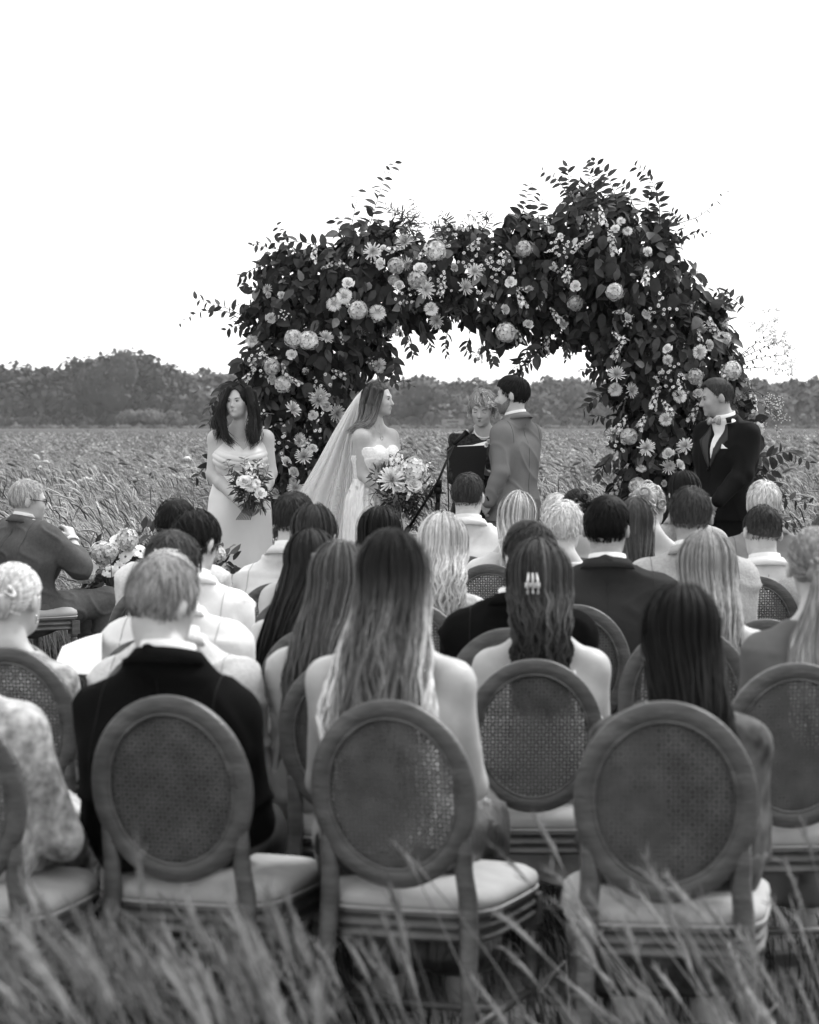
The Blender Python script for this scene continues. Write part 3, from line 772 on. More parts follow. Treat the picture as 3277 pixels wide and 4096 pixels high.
front_grass('front_grass', pts, 5, 'blurred seeding grass in front of the last row of chairs', (.70, 1.15), .165, 3, True)
pts = [(x, y) for x, y in zip(r_.normal(.66, .14, 24), r_.uniform(4.0, 5.1, 24))] + [(x, 4.9) for x in r_.uniform(.75, 1.05, 8)]
front_grass('leaning_grass', pts, 6, 'cluster of tall seed stalks leaning across the chair of the long dark-haired woman', (.36, .74), .20, 2)
pts = [(-.16, 4.2), (-.2, 4.3), (-.42, 4.6), (-.02, 4.4), (.08, 4.6), (.3, 4.8), (.38, 5.0)]
front_grass('single_stalks', pts, 8, 'few single grass stalks crossing the backs of the chairs', (.55, .88), .21, 1)

# far wood: one mass, and the trees and shrubs one can pick out in front of it
M_FAR = mat('far_foliage', attr='tone', rough=.8, spec=.1, var=.3, vscale=.25)
def crown(b, c, r, n, seed, tone, leaf=1.8):
    g = np.random.default_rng(seed); n = int(n * 1.0); u = g.normal(size=(n, 3)); u /= np.linalg.norm(u, axis=1)[:, None]
    u[:, 2] = np.where(u[:, 2] < -.3, -u[:, 2], u[:, 2])
    lump = 1 + .22 * sinnoise(u, 4.5, seed, 6)
    P = c + u * r * (lump * g.uniform(.72, 1.06, n))[:, None]
    d1 = g.normal(size=(n, 3)); d1 /= np.linalg.norm(d1, axis=1)[:, None]; d2 = np.cross(d1, u); d2 /= np.linalg.norm(d2, axis=1)[:, None] + 1e-9
    s = leaf * g.uniform(.5, 1.2, n)[:, None]
    V = np.stack([P - d1 * s * .5, P - d2 * s * .45, P + d1 * s * .5, P + d2 * s * .45], 1).reshape(-1, 3)
    T = np.repeat(tone * g.uniform(.75, 1.25, n), 4)
    b.add(V, np.arange(n * 4).reshape(-1, 4), tone=T)
    b.ball(c, np.asarray(r) * .78, 8, 6, tone=tone * .8)
WOOD_D = 600
prof = [(-900, 1450), (-500, 1440), (-200, 1462), (0, 1455), (150, 1466), (250, 1478), (330, 1418), (430, 1415), (540, 1430), (620, 1446), (700, 1480), (800, 1484), (900, 1492), (1100, 1500), (1400, 1520), (1600, 1530), (1690, 1512), (1800, 1540), (1900, 1532), (2000, 1528), (2100, 1536), (2200, 1515), (2300, 1512), (2450, 1525), (2700, 1530), (3000, 1526), (3100, 1542), (3190, 1524), (3300, 1530), (3700, 1515), (4300, 1500)]
b = MB(); g_ = np.random.default_rng(12)
for px in np.arange(-900, 4300, 42):
    top = np.interp(px, [p[0] for p in prof], [p[1] for p in prof]) + g_.normal() * 9
    d = WOOD_D + g_.uniform(-10, 60); z1 = CAM_H - (top - HZ) / FPX * d; wl = 1.0 if px < 1000 else 1.25
    rz = z1 * .5; rr = g_.uniform(3.2, 4.6)
    tn = .055 if px < 780 else .095
    crown(b, np.array([wx(px, d), d, z1 - rz]), np.array([rr, rr, rz]), 330, int(px + 1000), tn * g_.uniform(.8, 1.25))
    for k in range(2):
        x2 = px + g_.uniform(-30, 30); zz = z1 * g_.uniform(.45, .72); d2 = WOOD_D - g_.uniform(6, 14)
        crown(b, np.array([wx(x2, d2), d2, zz * .55]), np.array([3.2, 3, zz * .48]), 170, int(px + 9000 + k * 7), tn * g_.uniform(.8, 1.4))
for px in np.arange(-900, 4300, 26):   # undergrowth closing the foot of the wood
    d = WOOD_D - g_.uniform(12, 24); rr = g_.uniform(2.2, 3.6); tn = (.055 if px < 780 else .09) * g_.uniform(.85, 1.2)
    crown(b, np.array([wx(px, d), d, .4]), np.array([rr, 1.5, rr * g_.uniform(.9, 1.5)]), 60, int(px + 30000), tn, 1.3)
for px in np.arange(-900, 4300, 17):   # ragged weeds along the field edge
    d = 548 + g_.uniform(-6, 8); rr = g_.uniform(.7, 1.5); crown(b, np.array([wx(px, d), d, .2]), np.array([rr * 1.4, 1.0, rr]), 14, int(px + 60000), .10 * g_.uniform(.7, 1.5), .8)
tag(b.build('treeline', M_FAR), 'hazy grey wood closing the far side of the field', 'wood', kind='stuff')
def far_tree(name, px, top, d, rx, tone, seed, label, cat, n=420, trunk=True):
    z1 = CAM_H - (top - HZ) / FPX * d; root = empty(name, (wx(px, d), d, ground_z(d)), label, cat)
    b = MB(); g = np.random.default_rng(seed)
    for i in range(5):
        o = g.normal(size=3) * np.array([rx * .45, 1, z1 * .14]); crown(b, np.array([0, 0, z1 * (.55 if trunk else .42)]) + o, np.array([rx * .62, rx * .62, z1 * .36]), n // 3, seed + i, tone * g.uniform(.85, 1.2), 1.1)
    b.build('crown', M_FAR, root)
    b = MB(); b.tube([(0, 0, 0), (.1, 0, z1 * .3), (0, 0, z1 * .6)], [.35, .28, .12], 7); 
    for i in range(4): b.tube([(0, 0, z1 * .3), (g.normal() * rx * .4, g.normal(), z1 * .55)], [.14, .05], 5)
    b.build('trunk', M_BARK, root)
far_tree('far_tree', 425, 1432, 580, 7.5, .062, 31, 'tallest dark round tree of the far wood, left of the bridesmaid', 'tree', 700)
far_tree('far_tree', 1705, 1535, 585, 6.5, .075, 32, 'dark round-crowned tree of the far wood just beside the bride face', 'tree')
far_tree('far_shrub', 575, 1622, 560, 5.0, .11, 33, 'pale rounded shrub at the foot of the far wood', 'shrub', trunk=False)
far_tree('far_shrub', 700, 1655, 555, 3.0, .105, 34, 'smaller pale shrub nearer the bridesmaid at the wood edge', 'shrub', 200, False)
far_tree('far_tree', 2330, 1518, 590, 6.0, .10, 35, 'round hazy tree of the far wood seen through the arch beside its flowered leg', 'tree')
# a pale trailer parked at the field edge
d = 556; root = empty('parked_trailer', (wx(1812, d), d, ground_z(d)), 'tiny pale trailer parked before the far wood behind the officiant', 'trailer')
b = MB(); b.box((0, 0, 1.75), (5.0, 2.0, 1.1)); b.box((0, 0, 2.35), (4.6, 1.8, .12)); b.build('body', mat('trailer_white', .2, .7), root, False)
for sx in (-1.3, 1.3):
    b = MB(); b.tube([(sx, -1.05, .5), (sx, -.8, .5)], [.5, .5], 12); b.build('wheel', mat('tyre', .02, .8), root, False)
b = MB(); b.box((0, -1.02, 1.85), (2.6, .03, .35)); b.build('window', mat('dark_glass', .05, .2), root, False)

# ------------------------------------------------------------------ chair
def chair_meshes():
    D = {}
    lean = math.tan(math.radians(9)); yb = lambda z: -(z - .47) * lean
    cz, ho, wo_ = .722, .228, .203; fwid = .046
    n = 56; b = MB(); prof = [(0, -.010), (.004, -.015), (fwid - .004, -.015), (fwid, -.010), (fwid, .008), (fwid - .006, .014), (.010, .014), (0, .008)]
    V = []
    for i in range(n):
        a = 2 * math.pi * i / n; c, s = math.cos(a), math.sin(a)
        for (q, t) in prof:
            x = c * (wo_ - q); z = cz + s * (ho - q); V.append((x, yb(z) + t, z))
    m = len(prof); Q = [[i * m + k, i * m + (k + 1) % m, ((i + 1) % n) * m + (k + 1) % m, ((i + 1) % n) * m + k] for i in range(n) for k in range(m)]
    b.add(V, Q); D['back_frame'] = b.data('back_frame')
    b = MB(); a = np.linspace(0, 2 * np.pi, 49)   # carved bead inside the frame
    P = np.stack([np.cos(a) * (wo_ - fwid + .001), 0 * a, cz + np.sin(a) * (ho - fwid + .001)], 1); P[:, 1] = yb(P[:, 2]) - .012
    b.tube(P, .0048, 6, False, up=(0, 1, 0)); D['bead'] = b.data('bead')
    b = MB(); A, B = wo_ - fwid + .004, ho - fwid + .004
    def rib(p, q, w, dy):
        p, q = np.array(p), np.array(q); d = nrm(np.r_[q - p, 0])[:2]; s = np.array([-d[1], d[0]]) * w / 2
        V = [(x, yb(z + cz) + dy, z + cz) for x, z in (p - s, p + s, q + s, q - s)]; b.add(V, [[0, 1, 2, 3]])
    pit = .0105
    for x in np.arange(-A + pit / 2, A, pit):
        z = B * math.sqrt(max(1 - (x / A) ** 2, 0)); rib((x, -z), (x, z), .0046, .0012)
    for z in np.arange(-B + pit / 2, B, pit):
        x = A * math.sqrt(max(1 - (z / B) ** 2, 0)); rib((-x, z), (x, z), .0046, -.0004)
    for sgn in (1, -1):
        for c in np.arange(-.34, .34, pit * 1.42):
            # line z = sgn*x + c within ellipse
            aa = 1 / A ** 2 + 1 / B ** 2; bb = 2 * sgn * c / B ** 2; cc = c * c / B ** 2 - 1; ds = bb * bb - 4 * aa * cc
            if ds > 0:
                x0, x1 = (-bb - math.sqrt(ds)) / (2 * aa), (-bb + math.sqrt(ds)) / (2 * aa); rib((x0, sgn * x0 + c), (x1, sgn * x1 + c), .0022, .0024 + .0006 * sgn)
    D['cane_panel'] = b.data('cane_panel', False)
    for sx in (-1, 1):
        b = MB(); z = np.array([.0, .2, .40, .47, .54, .60, .66]); x = np.array([.185, .182, .175, .172, .166, .170, .178]) * sx
        y = np.array([-.075, -.03, .0, .004, yb(.54) - .002, yb(.60) - .002, yb(.66) - .002])
        b.tube(np.stack([x, y, z], 1), [.014, .019, .024, .024, .023, .019, .008], 8, flat=.85, up=(0, 1, 0)); D['rear_leg_%d' % sx] = b.data('leg')
    # seat: rounded trapezoid
    def outline(off, k=28):
        a = np.linspace(0, 2 * np.pi, k, endpoint=False); c, s = np.cos(a), np.sin(a); p = .42
        X = np.sign(c) * np.abs(c) ** p; Y = np.sign(s) * np.abs(s) ** p
        y = .245 + Y * (.235 + off); x = X * (.215 + .035 * (Y + 1) / 2 + off); return x, y
    def loft(rings):
        b = MB(); V = []; k = 28
        for (off, z) in rings:
            x, y = outline(off); V.append(np.stack([x, y, np.full(k, z)], 1))
        V = np.vstack(V + [np.array([[0, .245, rings[-1][1]]]), np.array([[0, .245, rings[0][1]]])]); n = len(rings)
        Q = [[i * k + j, i * k + (j + 1) % k, (i + 1) * k + (j + 1) % k, (i + 1) * k + j] for i in range(n - 1) for j in range(k)]
        T = [[n * k, (n - 1) * k + j, (n - 1) * k + (j + 1) % k] for j in range(k)] + [[n * k + 1, (j + 1) % k, j] for j in range(k)]
        b.add(V, Q, T); return b
    D['seat_frame'] = loft([(-.02, .365), (-.006, .366), (.0, .372), (.0, .378), (-.008, .382), (-.008, .392), (.001, .397), (.001, .405), (-.006, .409), (-.006, .420), (.004, .424), (.004, .436), (-.01, .438)]).data('seat_frame')
    D['cushion'] = loft([(-.012, .437), (.000, .441), (.006, .455), (.002, .472), (-.02, .487), (-.07, .497), (-.14, .501)]).data('cushion')
    b = MB(); x, y = outline(.004); P = np.stack([x, y, np.full(28, .4395)], 1); b.tube(np.vstack([P, P[:1]]), .004, 5, False); D['piping'] = b.data('piping')
    for sx in (-1, 1):
        b = MB(); zz = [.375, .33, .325, .315, .305, .29, .05, .035, .02, .0]; rr = [.021, .021, .014, .021, .021, .017, .010, .014, .014, .009]
        b.tube([(sx * .215, .435, z) for z in zz], rr, 10); b.box((sx * .215, .435, .378), (.05, .05, .075)); D['front_leg_%d' % sx] = b.data('leg', False)
        b = MB(); b.tube([(sx * .183, -.036, .17), (sx * .213, .43, .17)], [.011, .011], 7); D['stretcher_%d' % sx] = b.data('stretcher')
    b = MB(); b.tube([(-.198, .2, .17), (0, .2, .172), (.198, .2, .17)], [.010, .011, .010], 7); D['stretcher_0'] = b.data('stretcher')
    for k, me in D.items(): me.materials.append(M_CANE if k == 'cane_panel' else M_CUSH if k in ('cushion', 'piping') else M_WOOD)
    return D
CH = chair_meshes()
def make_chair(loc, yaw, scale, label):
    root = empty('chair', loc, label, 'chair', 'oval cane-backed chairs of the guests')
    root.rotation_euler = (0, 0, -math.radians(yaw)); root.scale = (scale,) * 3
    sub = {}
    for k, me in CH.items():
        name = 'leg' if 'leg' in k else 'stretcher' if 'stretcher' in k else k
        par = sub['back_frame'] if k in ('bead', 'cane_panel') else sub['cushion'] if k == 'piping' else root
        o = bpy.data.objects.new(name, me); COL.objects.link(o); o.parent = par; sub.setdefault(name, o)
        if k == 'cane_panel': o['kind'] = 'stuff'
    return root
def chair_px(px, py, d, yaw, label):
    """a chair whose back centre stands at px and whose top shows at py"""
    ztop = CAM_H - (py - HZ) / FPX * d; sc = ztop / .95
    y0 = -(.95 - .47) * math.tan(math.radians(9)) * sc; a = math.radians(yaw)
    return make_chair((wx(px, d) - y0 * math.sin(a), d - y0 * math.cos(a), ground_z(d)), yaw, sc, label)
# ------------------------------------------------------------------ flowers and leaves
def leaf_template(L=.085, w=.5, curl=.25, fold=.25, narrow=False):
    ys = np.array([0, .22, .5, .78, 1.0]); ws = np.array([.02, .42, .5, .33, 0]) * (w if not narrow else .24)
    V = []; 
    for y, h in zip(ys, ws):
        z = -curl * y * y
        V += [(-h * L, y * L, (z + fold * h) * L), (0, y * L, z * L), (h * L, y * L, (z + fold * h) * L)]
    Q = [];
    for i in range(4):
        a = i * 3; Q += [[a, a + 1, a + 4, a + 3], [a + 1, a + 2, a + 5, a + 4]]
    return np.array(V), np.array(Q)
LEAF_V, LEAF_Q = leaf_template()
WIDE_V, WIDE_Q = leaf_template(.078, .78, .35, .35)
OLIVE_V, OLIVE_Q = leaf_template(.065, curl=.15, fold=.1, narrow=True)

def frames(tipdir, normal):
    """rotation matrices with y = tipdir, z ~ normal"""
    y = tipdir / (np.linalg.norm(tipdir, axis=1)[:, None] + 1e-9)
    x = np.cross(y, normal); x /= np.linalg.norm(x, axis=1)[:, None] + 1e-9
    z = np.cross(x, y)
    return np.stack([x, y, z], 2)
def leaves_to(b, pos, R, sc, tone, tv=LEAF_V, tq=LEAF_Q):
    n = len(pos); V = np.einsum('nij,vj->nvi', R, tv) * np.asarray(sc)[:, None, None] + pos[:, None]
    Q = (tq[None] + (np.arange(n) * len(tv))[:, None, None]).reshape(-1, 4)
    b.add(V.reshape(-1, 3), Q, tone=np.repeat(tone, len(tv)))

def petal(b, base, d, up, L, w, curl, tone, cup=.3, tipw=.6):
    d = nrm(d); s = nrm(np.cross(d, up)); u = np.cross(s, d); t = np.array([0, .45, 1.0]); ww = np.array([.35, 1, tipw]) * w / 2
    V = []
    for i in range(3):
        c = base + d * L * t[i] + u * curl * L * t[i] ** 2
        V += [c - s * ww[i] + u * cup * ww[i], c + s * ww[i] + u * cup * ww[i]]
    b.add(V, [[0, 1, 3, 2], [2, 3, 5, 4]], tone=tone)

def fl_mum(seed, dia=.125, n=105, tone=.42, width=.0085):
    r = np.random.default_rng(seed); b = MB()
    for i in range(n):
        f = (i + .5) / n; el = math.radians(-18 + 88 * f ** .8); a = i * 2.39996 + r.normal() * .1; L = dia / 2 * (1.05 - .5 * f) * r.uniform(.85, 1.1)
        d = np.array([math.cos(a) * math.cos(el), math.sin(a) * math.cos(el), math.sin(el)])
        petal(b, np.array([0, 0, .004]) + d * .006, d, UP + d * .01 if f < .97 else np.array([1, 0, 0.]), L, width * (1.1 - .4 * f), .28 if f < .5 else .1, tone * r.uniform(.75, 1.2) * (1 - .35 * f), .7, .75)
    b.ball((0, 0, .008), (.014, .014, .012), 7, 5, tone=tone * .45); return b
def fl_pom(seed, dia=.10, n=190, tone=.52):
    r = np.random.default_rng(seed); b = MB()
    for i in range(n):
        f = (i + .5) / n; ct = 1 - 1.25 * f; st = math.sqrt(max(1 - ct * ct, 0)); a = i * 2.39996
        d = np.array([math.cos(a) * st, math.sin(a) * st, ct * .55]); L = dia / 2 * r.uniform(.8, 1.08) * (.55 if f < .06 else 1)
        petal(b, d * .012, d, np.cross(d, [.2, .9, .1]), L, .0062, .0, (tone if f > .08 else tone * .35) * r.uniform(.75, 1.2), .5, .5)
    b.ball((0, 0, .0), (dia * .3, dia * .3, dia * .2), 8, 6, tone=tone * .6); return b
def fl_hydrangea(seed, dia=.15, n=75, tone=.36):
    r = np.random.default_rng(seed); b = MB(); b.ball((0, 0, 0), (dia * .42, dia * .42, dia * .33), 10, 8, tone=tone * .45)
    for i in range(n):
        f = (i + .5) / n; ct = 1 - 1.7 * f; st = math.sqrt(max(1 - ct * ct, 0)); a = i * 2.39996
        d = np.array([math.cos(a) * st, math.sin(a) * st, ct]); c = d * dia / 2 * r.uniform(.9, 1.05) * np.array([1, 1, .85]); c = c * r.uniform(.94, 1.1); u = nrm(np.cross(d, r.normal(size=3))); v = np.cross(d, u); tn = tone * r.uniform(.65, 1.3); d = nrm(d + r.normal(size=3) * .25)
        for k in range(4):
            e = math.cos(k * math.pi / 2) * u + math.sin(k * math.pi / 2) * v; e2 = np.cross(d, e); s = .0175 * r.uniform(.8, 1.2)
            V = [c, c + e * s * .6 + e2 * s * .62 + d * .003, c + e * s * 1.15 + d * .002, c + e * s * .6 - e2 * s * .62 + d * .003]
            b.add(V, [[0, 1, 2, 3]], tone=tn * r.uniform(.9, 1.1))
    return b
def fl_rose(seed, dia=.075, tone=.5):
    r = np.random.default_rng(seed); b = MB(); n = 20
    for i in range(n):
        f = i / (n - 1); a = i * 2.39996; rr = dia / 2 * (.14 + .80 * f); tilt = .05 + .85 * f ** 1.5; wa = 1.35 - .45 * f
        V = []
        for k in range(5):
            for q in range(3):
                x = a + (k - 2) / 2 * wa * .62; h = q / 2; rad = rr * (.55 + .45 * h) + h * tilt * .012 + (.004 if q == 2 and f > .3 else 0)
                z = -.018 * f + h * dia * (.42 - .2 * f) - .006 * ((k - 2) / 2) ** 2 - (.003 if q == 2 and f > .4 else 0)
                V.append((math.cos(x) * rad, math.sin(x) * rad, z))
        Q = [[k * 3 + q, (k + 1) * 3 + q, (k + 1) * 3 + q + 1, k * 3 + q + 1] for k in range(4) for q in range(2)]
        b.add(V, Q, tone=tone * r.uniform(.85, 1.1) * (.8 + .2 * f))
    b.ball((0, 0, -.008), (dia * .3, dia * .3, dia * .22), 8, 6, tone=tone * .5); return b
def fl_stock(seed, L=.15, tone=.5):
    r = np.random.default_rng(seed); b = MB(); b.tube([(0, -L / 2, 0), (0, L * .6, 0)], [.003, .002], 5, tone=.08)
    for i in range(15):
        f = i / 14; a = i * 2.4; y = -L / 2 + f * L; rr = .026 * (1 - .6 * f); c = np.array([math.cos(a) * rr, y, math.sin(a) * rr]); d = nrm(np.array([math.cos(a), .25, math.sin(a)])); u = nrm(np.cross(d, [.1, 1, .2])); v = np.cross(d, u)
        for k in range(5):
            e = math.cos(k * 1.2566) * u + math.sin(k * 1.2566) * v; petal(b, c, e + d * .45, d, .021 * (1 - .5 * f), .017 * (1 - .5 * f), -.2, tone * r.uniform(.7, 1.15), .2, .8)
    return b
def fl_spray(seed, n=16, R=.10, tone=.5, dark=False):
    r = np.random.default_rng(seed); b = MB()
    for i in range(n):
        e = np.array([r.normal() * R * .5, r.normal() * R * .5, R * r.uniform(.25, .75)]); m = e * .5 + r.normal(size=3) * .01
        b.tube([(0, 0, -.02), m, e], [.0012, .001, .0008], 3, False, tone=.06); d = nrm(e + np.array([0, 0, .08]) + r.normal(size=3) * .05); u = nrm(np.cross(d, r.normal(size=3))); v = np.cross(d, u)
        for k in range(7):
            a = k * .8976; petal(b, e, math.cos(a) * u + math.sin(a) * v, d, .0095, .0075, -.15, tone * r.uniform(.8, 1.15), .1, .8)
        b.ball(e + d * .001, .0035, 5, 4, tone=.09)
    return b
def fl_cosmos(seed, dia=.085, tone=.62):
    r = np.random.default_rng(seed); b = MB()
    for k in range(8):
        a = k * math.pi / 4 + r.normal() * .05; d = np.array([math.cos(a), math.sin(a), .12 + r.normal() * .12])
        petal(b, d * .004, d, UP, dia / 2 * r.uniform(.9, 1.1), .030, -.15, tone * r.uniform(.9, 1.05), .15, .85)
    b.ball((0, 0, .002), (.008, .008, .005), 7, 5, tone=.10); return b
FL = {}
def protos(kind, bs):
    FL[kind] = []
    for b in bs:
        b.A = [np.minimum(a * 1.25, .88) for a in b.A]; me = b.data(kind, False); me.materials.append(M_PETAL); FL[kind].append(me)
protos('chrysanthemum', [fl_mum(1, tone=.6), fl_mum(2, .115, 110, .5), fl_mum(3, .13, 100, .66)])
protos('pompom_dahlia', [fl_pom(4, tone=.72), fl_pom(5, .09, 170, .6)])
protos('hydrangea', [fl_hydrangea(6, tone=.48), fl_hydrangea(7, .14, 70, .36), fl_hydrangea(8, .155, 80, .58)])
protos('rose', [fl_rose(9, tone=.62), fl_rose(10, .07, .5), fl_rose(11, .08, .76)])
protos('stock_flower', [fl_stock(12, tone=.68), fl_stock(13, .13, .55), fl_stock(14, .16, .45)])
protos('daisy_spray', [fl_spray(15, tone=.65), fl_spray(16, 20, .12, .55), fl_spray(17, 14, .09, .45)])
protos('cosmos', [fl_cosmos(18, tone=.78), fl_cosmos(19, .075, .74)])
FN = np.random.default_rng(55)
def place_flower(kind, p, direction, parent, origin, size=1.0, spin=None, var=None, name=None):
    me = FL[kind][FN.integers(len(FL[kind])) if var is None else var]
    o = bpy.data.objects.new(name or kind, me); COL.objects.link(o); o.parent = parent
    d = Vector(nrm(np.asarray(direction, float))); q = d.to_track_quat('Z', 'Y')
    o.rotation_mode = 'QUATERNION'; from mathutils import Quaternion
    o.rotation_quaternion = q @ Quaternion((0, 0, 1), FN.uniform(0, 6.28) if spin is None else spin)
    o.location = tuple(np.asarray(p) - np.asarray(origin)); o.scale = (size,) * 3
    return o

# ------------------------------------------------------------------ the flower arch
YA = 17.35
ARCH0 = np.array([wx(1950, YA), YA, ground_z(YA)])
arch = empty('flower_arch', ARCH0, 'large wild wedding arch covered with dark leaves and pale flowers', 'arch')
SPH = [(1190, 1990, 150), (1200, 1880, 150), (1210, 1770, 150), (1190, 1660, 175), (1130, 1570, 170), (1290, 1580, 140), (1120, 1460, 150), (1290, 1450, 180), (1180, 1340, 190), (1390, 1340, 170), (1080, 1230, 100), (1220, 1210, 190), (1400, 1190, 190), (1140, 1080, 100), (1290, 1080, 110), (1450, 1010, 130), (1520, 1420, 60), (1010, 1480, 60),
       (1560, 1120, 200), (1690, 1130, 180), (1600, 980, 90), (1830, 1090, 180), (1960, 1130, 200), (1890, 960, 70), (2090, 1120, 210), (2100, 940, 100), (2240, 1090, 220), (2300, 930, 130), (2380, 1030, 220), (2340, 800, 70), (2490, 1080, 230), (2600, 1150, 200), (2440, 1230, 200), (2600, 950, 110), (2470, 850, 80), (2240, 1290, 110), (2000, 1300, 90),
       (2600, 1300, 220), (2710, 1390, 200), (2540, 1430, 170), (2650, 1540, 210), (2790, 1230, 110), (2860, 1330, 80), (2870, 1460, 100), (2660, 1670, 210), (2650, 1790, 210), (2660, 1910, 180), (2840, 1600, 150), (2930, 1740, 110), (2560, 1960, 110), (2700, 2010, 150), (2900, 1900, 110), (2920, 1560, 80)]
SC_ = np.array([W(x, y, YA) for x, y, r in SPH]); SR_ = np.array([r * YA / FPX for x, y, r in SPH])
SC_[:, 1] += np.random.default_rng(3).normal(size=len(SPH)) * .05
r = np.random.default_rng(21); pos = []; nor = []
for i in range(len(SPH)):
    n = int(330 * (SR_[i] / .3) ** 1.8) + 40; u = r.normal(size=(n, 3)); u /= np.linalg.norm(u, axis=1)[:, None]
    p = SC_[i] + u * np.array([1, min(1, .30 / SR_[i] + .25), 1]) * SR_[i] * r.uniform(.55, 1.03, n)[:, None]
    dep = np.min(np.linalg.norm((p[:, None] - SC_[None]) / SR_[None, :, None], axis=2) + np.where(np.arange(len(SPH)) == i, 9, 0)[None], axis=1)
    k = (dep > .75) | (r.random(n) < .45); pos.append(p[k]); nor.append(u[k])
pos = np.vstack(pos); nor = np.vstack(nor); n = len(pos)
tipd = nor * .55 + np.array([0, 0, -.9]) + r.normal(size=(n, 3)) * .55
nr = nor + r.normal(size=(n, 3)) * .6 + np.array([0, -.5, .35])
R = frames(tipd, nr); sc = r.uniform(.7, 1.4, n); tone = .029 * np.exp(r.normal(size=n) * .7)
pale = r.random(n) < .14; tone[pale] *= 3.0
front = np.argsort(pos[:, 1] - .04 * sc)
pick = front[:900][r.permutation(900)[:300]]; rest = np.ones(n, bool); rest[pick] = False
LM = []
for t in (.018, .03, .055, .12):
    b = MB(); b.add(LEAF_V, LEAF_Q, tone=t); me = b.data('leaf'); me.materials.append(M_LEAF); LM.append(me)
for j in pick:
    o = bpy.data.objects.new('leaf', LM[int(r.choice(4, p=[.3, .35, .25, .1]))]); COL.objects.link(o); o.parent = arch
    M = Matrix([list(R[j][i]) for i in range(3)]).to_4x4(); o.matrix_local = Matrix.Translation(Vector(pos[j] - ARCH0)) @ M @ Matrix.Scale(float(sc[j]) * 1.12, 4)
b = MB(); wide = rest & (r.random(n) < .35); slim = rest & ~wide
leaves_to(b, pos[slim], R[slim], sc[slim], tone[slim]); leaves_to(b, pos[wide], R[wide], sc[wide] * 1.1, tone[wide], WIDE_V, WIDE_Q)
# olive-like narrow leaves mixed in
k = r.permutation(n)[:1500]
leaves_to(b, pos[k] + nor[k] * .02, frames(tipd[k] + r.normal(size=(len(k), 3)) * .3, nr[k]), r.uniform(.7, 1.3, len(k)), .06 * np.exp(r.normal(size=len(k)) * .5), OLIVE_V, OLIVE_Q)
fo = b.build('foliage', M_LEAF, arch, origin=ARCH0); fo['kind'] = 'stuff'
b = MB()   # the frame the branches are tied to
path = [W(x, y, YA) for x, y in ((1190, 2190), (1190, 1900), (1200, 1600), (1260, 1300), (1450, 1150), (1700, 1110), (2000, 1110), (2300, 1080), (2500, 1120), (2620, 1350), (2650, 1650), (2660, 1900), (2660, 2190))]
path[0][2] = path[-1][2] = ground_z(YA); b.tube(path, .03, 8)
for x, y, z in ((1190, -.35, 0), (1190, .35, 0), (2660, -.35, 0), (2660, .35, 0)): b.tube([np.array([wx(x, YA), YA + y, ground_z(YA) + .02]), np.array([wx(x, YA), YA, ground_z(YA) + .02])], .02, 6)
b.build('frame', M_BARK, arch, origin=ARCH0)

def sprig(pts, nl, d=YA, size=.9, narrow=False, dy=0.0, tone=.045, hang=.25, seed=0, tipfade=True, depth=.1):
    r = np.random.default_rng(seed + 900); g = np.array([W(x, y, d + dy) for x, y in pts]); g[:, 1] += np.linspace(0, -depth, len(g))
    L = np.r_[0, np.cumsum(np.linalg.norm(np.diff(g, axis=0), axis=1))]; u = np.linspace(0, L[-1], 12); G = np.stack([np.interp(u, L, g[:, i]) for i in range(3)], 1)
    G[1:-1] = (G[:-2] + 2 * G[1:-1] + G[2:]) / 4
    b = MB(); b.tube(G, np.linspace(.0035, .0012, 12), 5, tone=.04)
    t = np.linspace(.05, 1, nl); P = np.stack([np.interp(t * 11, np.arange(12), G[:, i]) for i in range(3)], 1); T = np.gradient(G, axis=0); T = np.stack([np.interp(t * 11, np.arange(12), T[:, i]) for i in range(3)], 1); T /= np.linalg.norm(T, axis=1)[:, None]
    sd = np.cross(T, [0, 1.0, 0]); sd /= np.linalg.norm(sd, axis=1)[:, None] + 1e-9; alt = np.where(np.arange(nl) % 2 == 0, 1, -1)[:, None]
    td = T * .55 + sd * alt * .9 + np.array([0, 0, -hang]) + r.normal(size=(nl, 3)) * .25
    nn = np.array([0, -.6, .8]) + r.normal(size=(nl, 3)) * .5
    s = size * r.uniform(.7, 1.15, nl) * (np.linspace(1.1, .6, nl) if tipfade else 1)
    leaves_to(b, P, frames(td, nn), s, tone * np.exp(r.normal(size=nl) * .4), *( (OLIVE_V, OLIVE_Q) if narrow else (LEAF_V, LEAF_Q)))
    return b
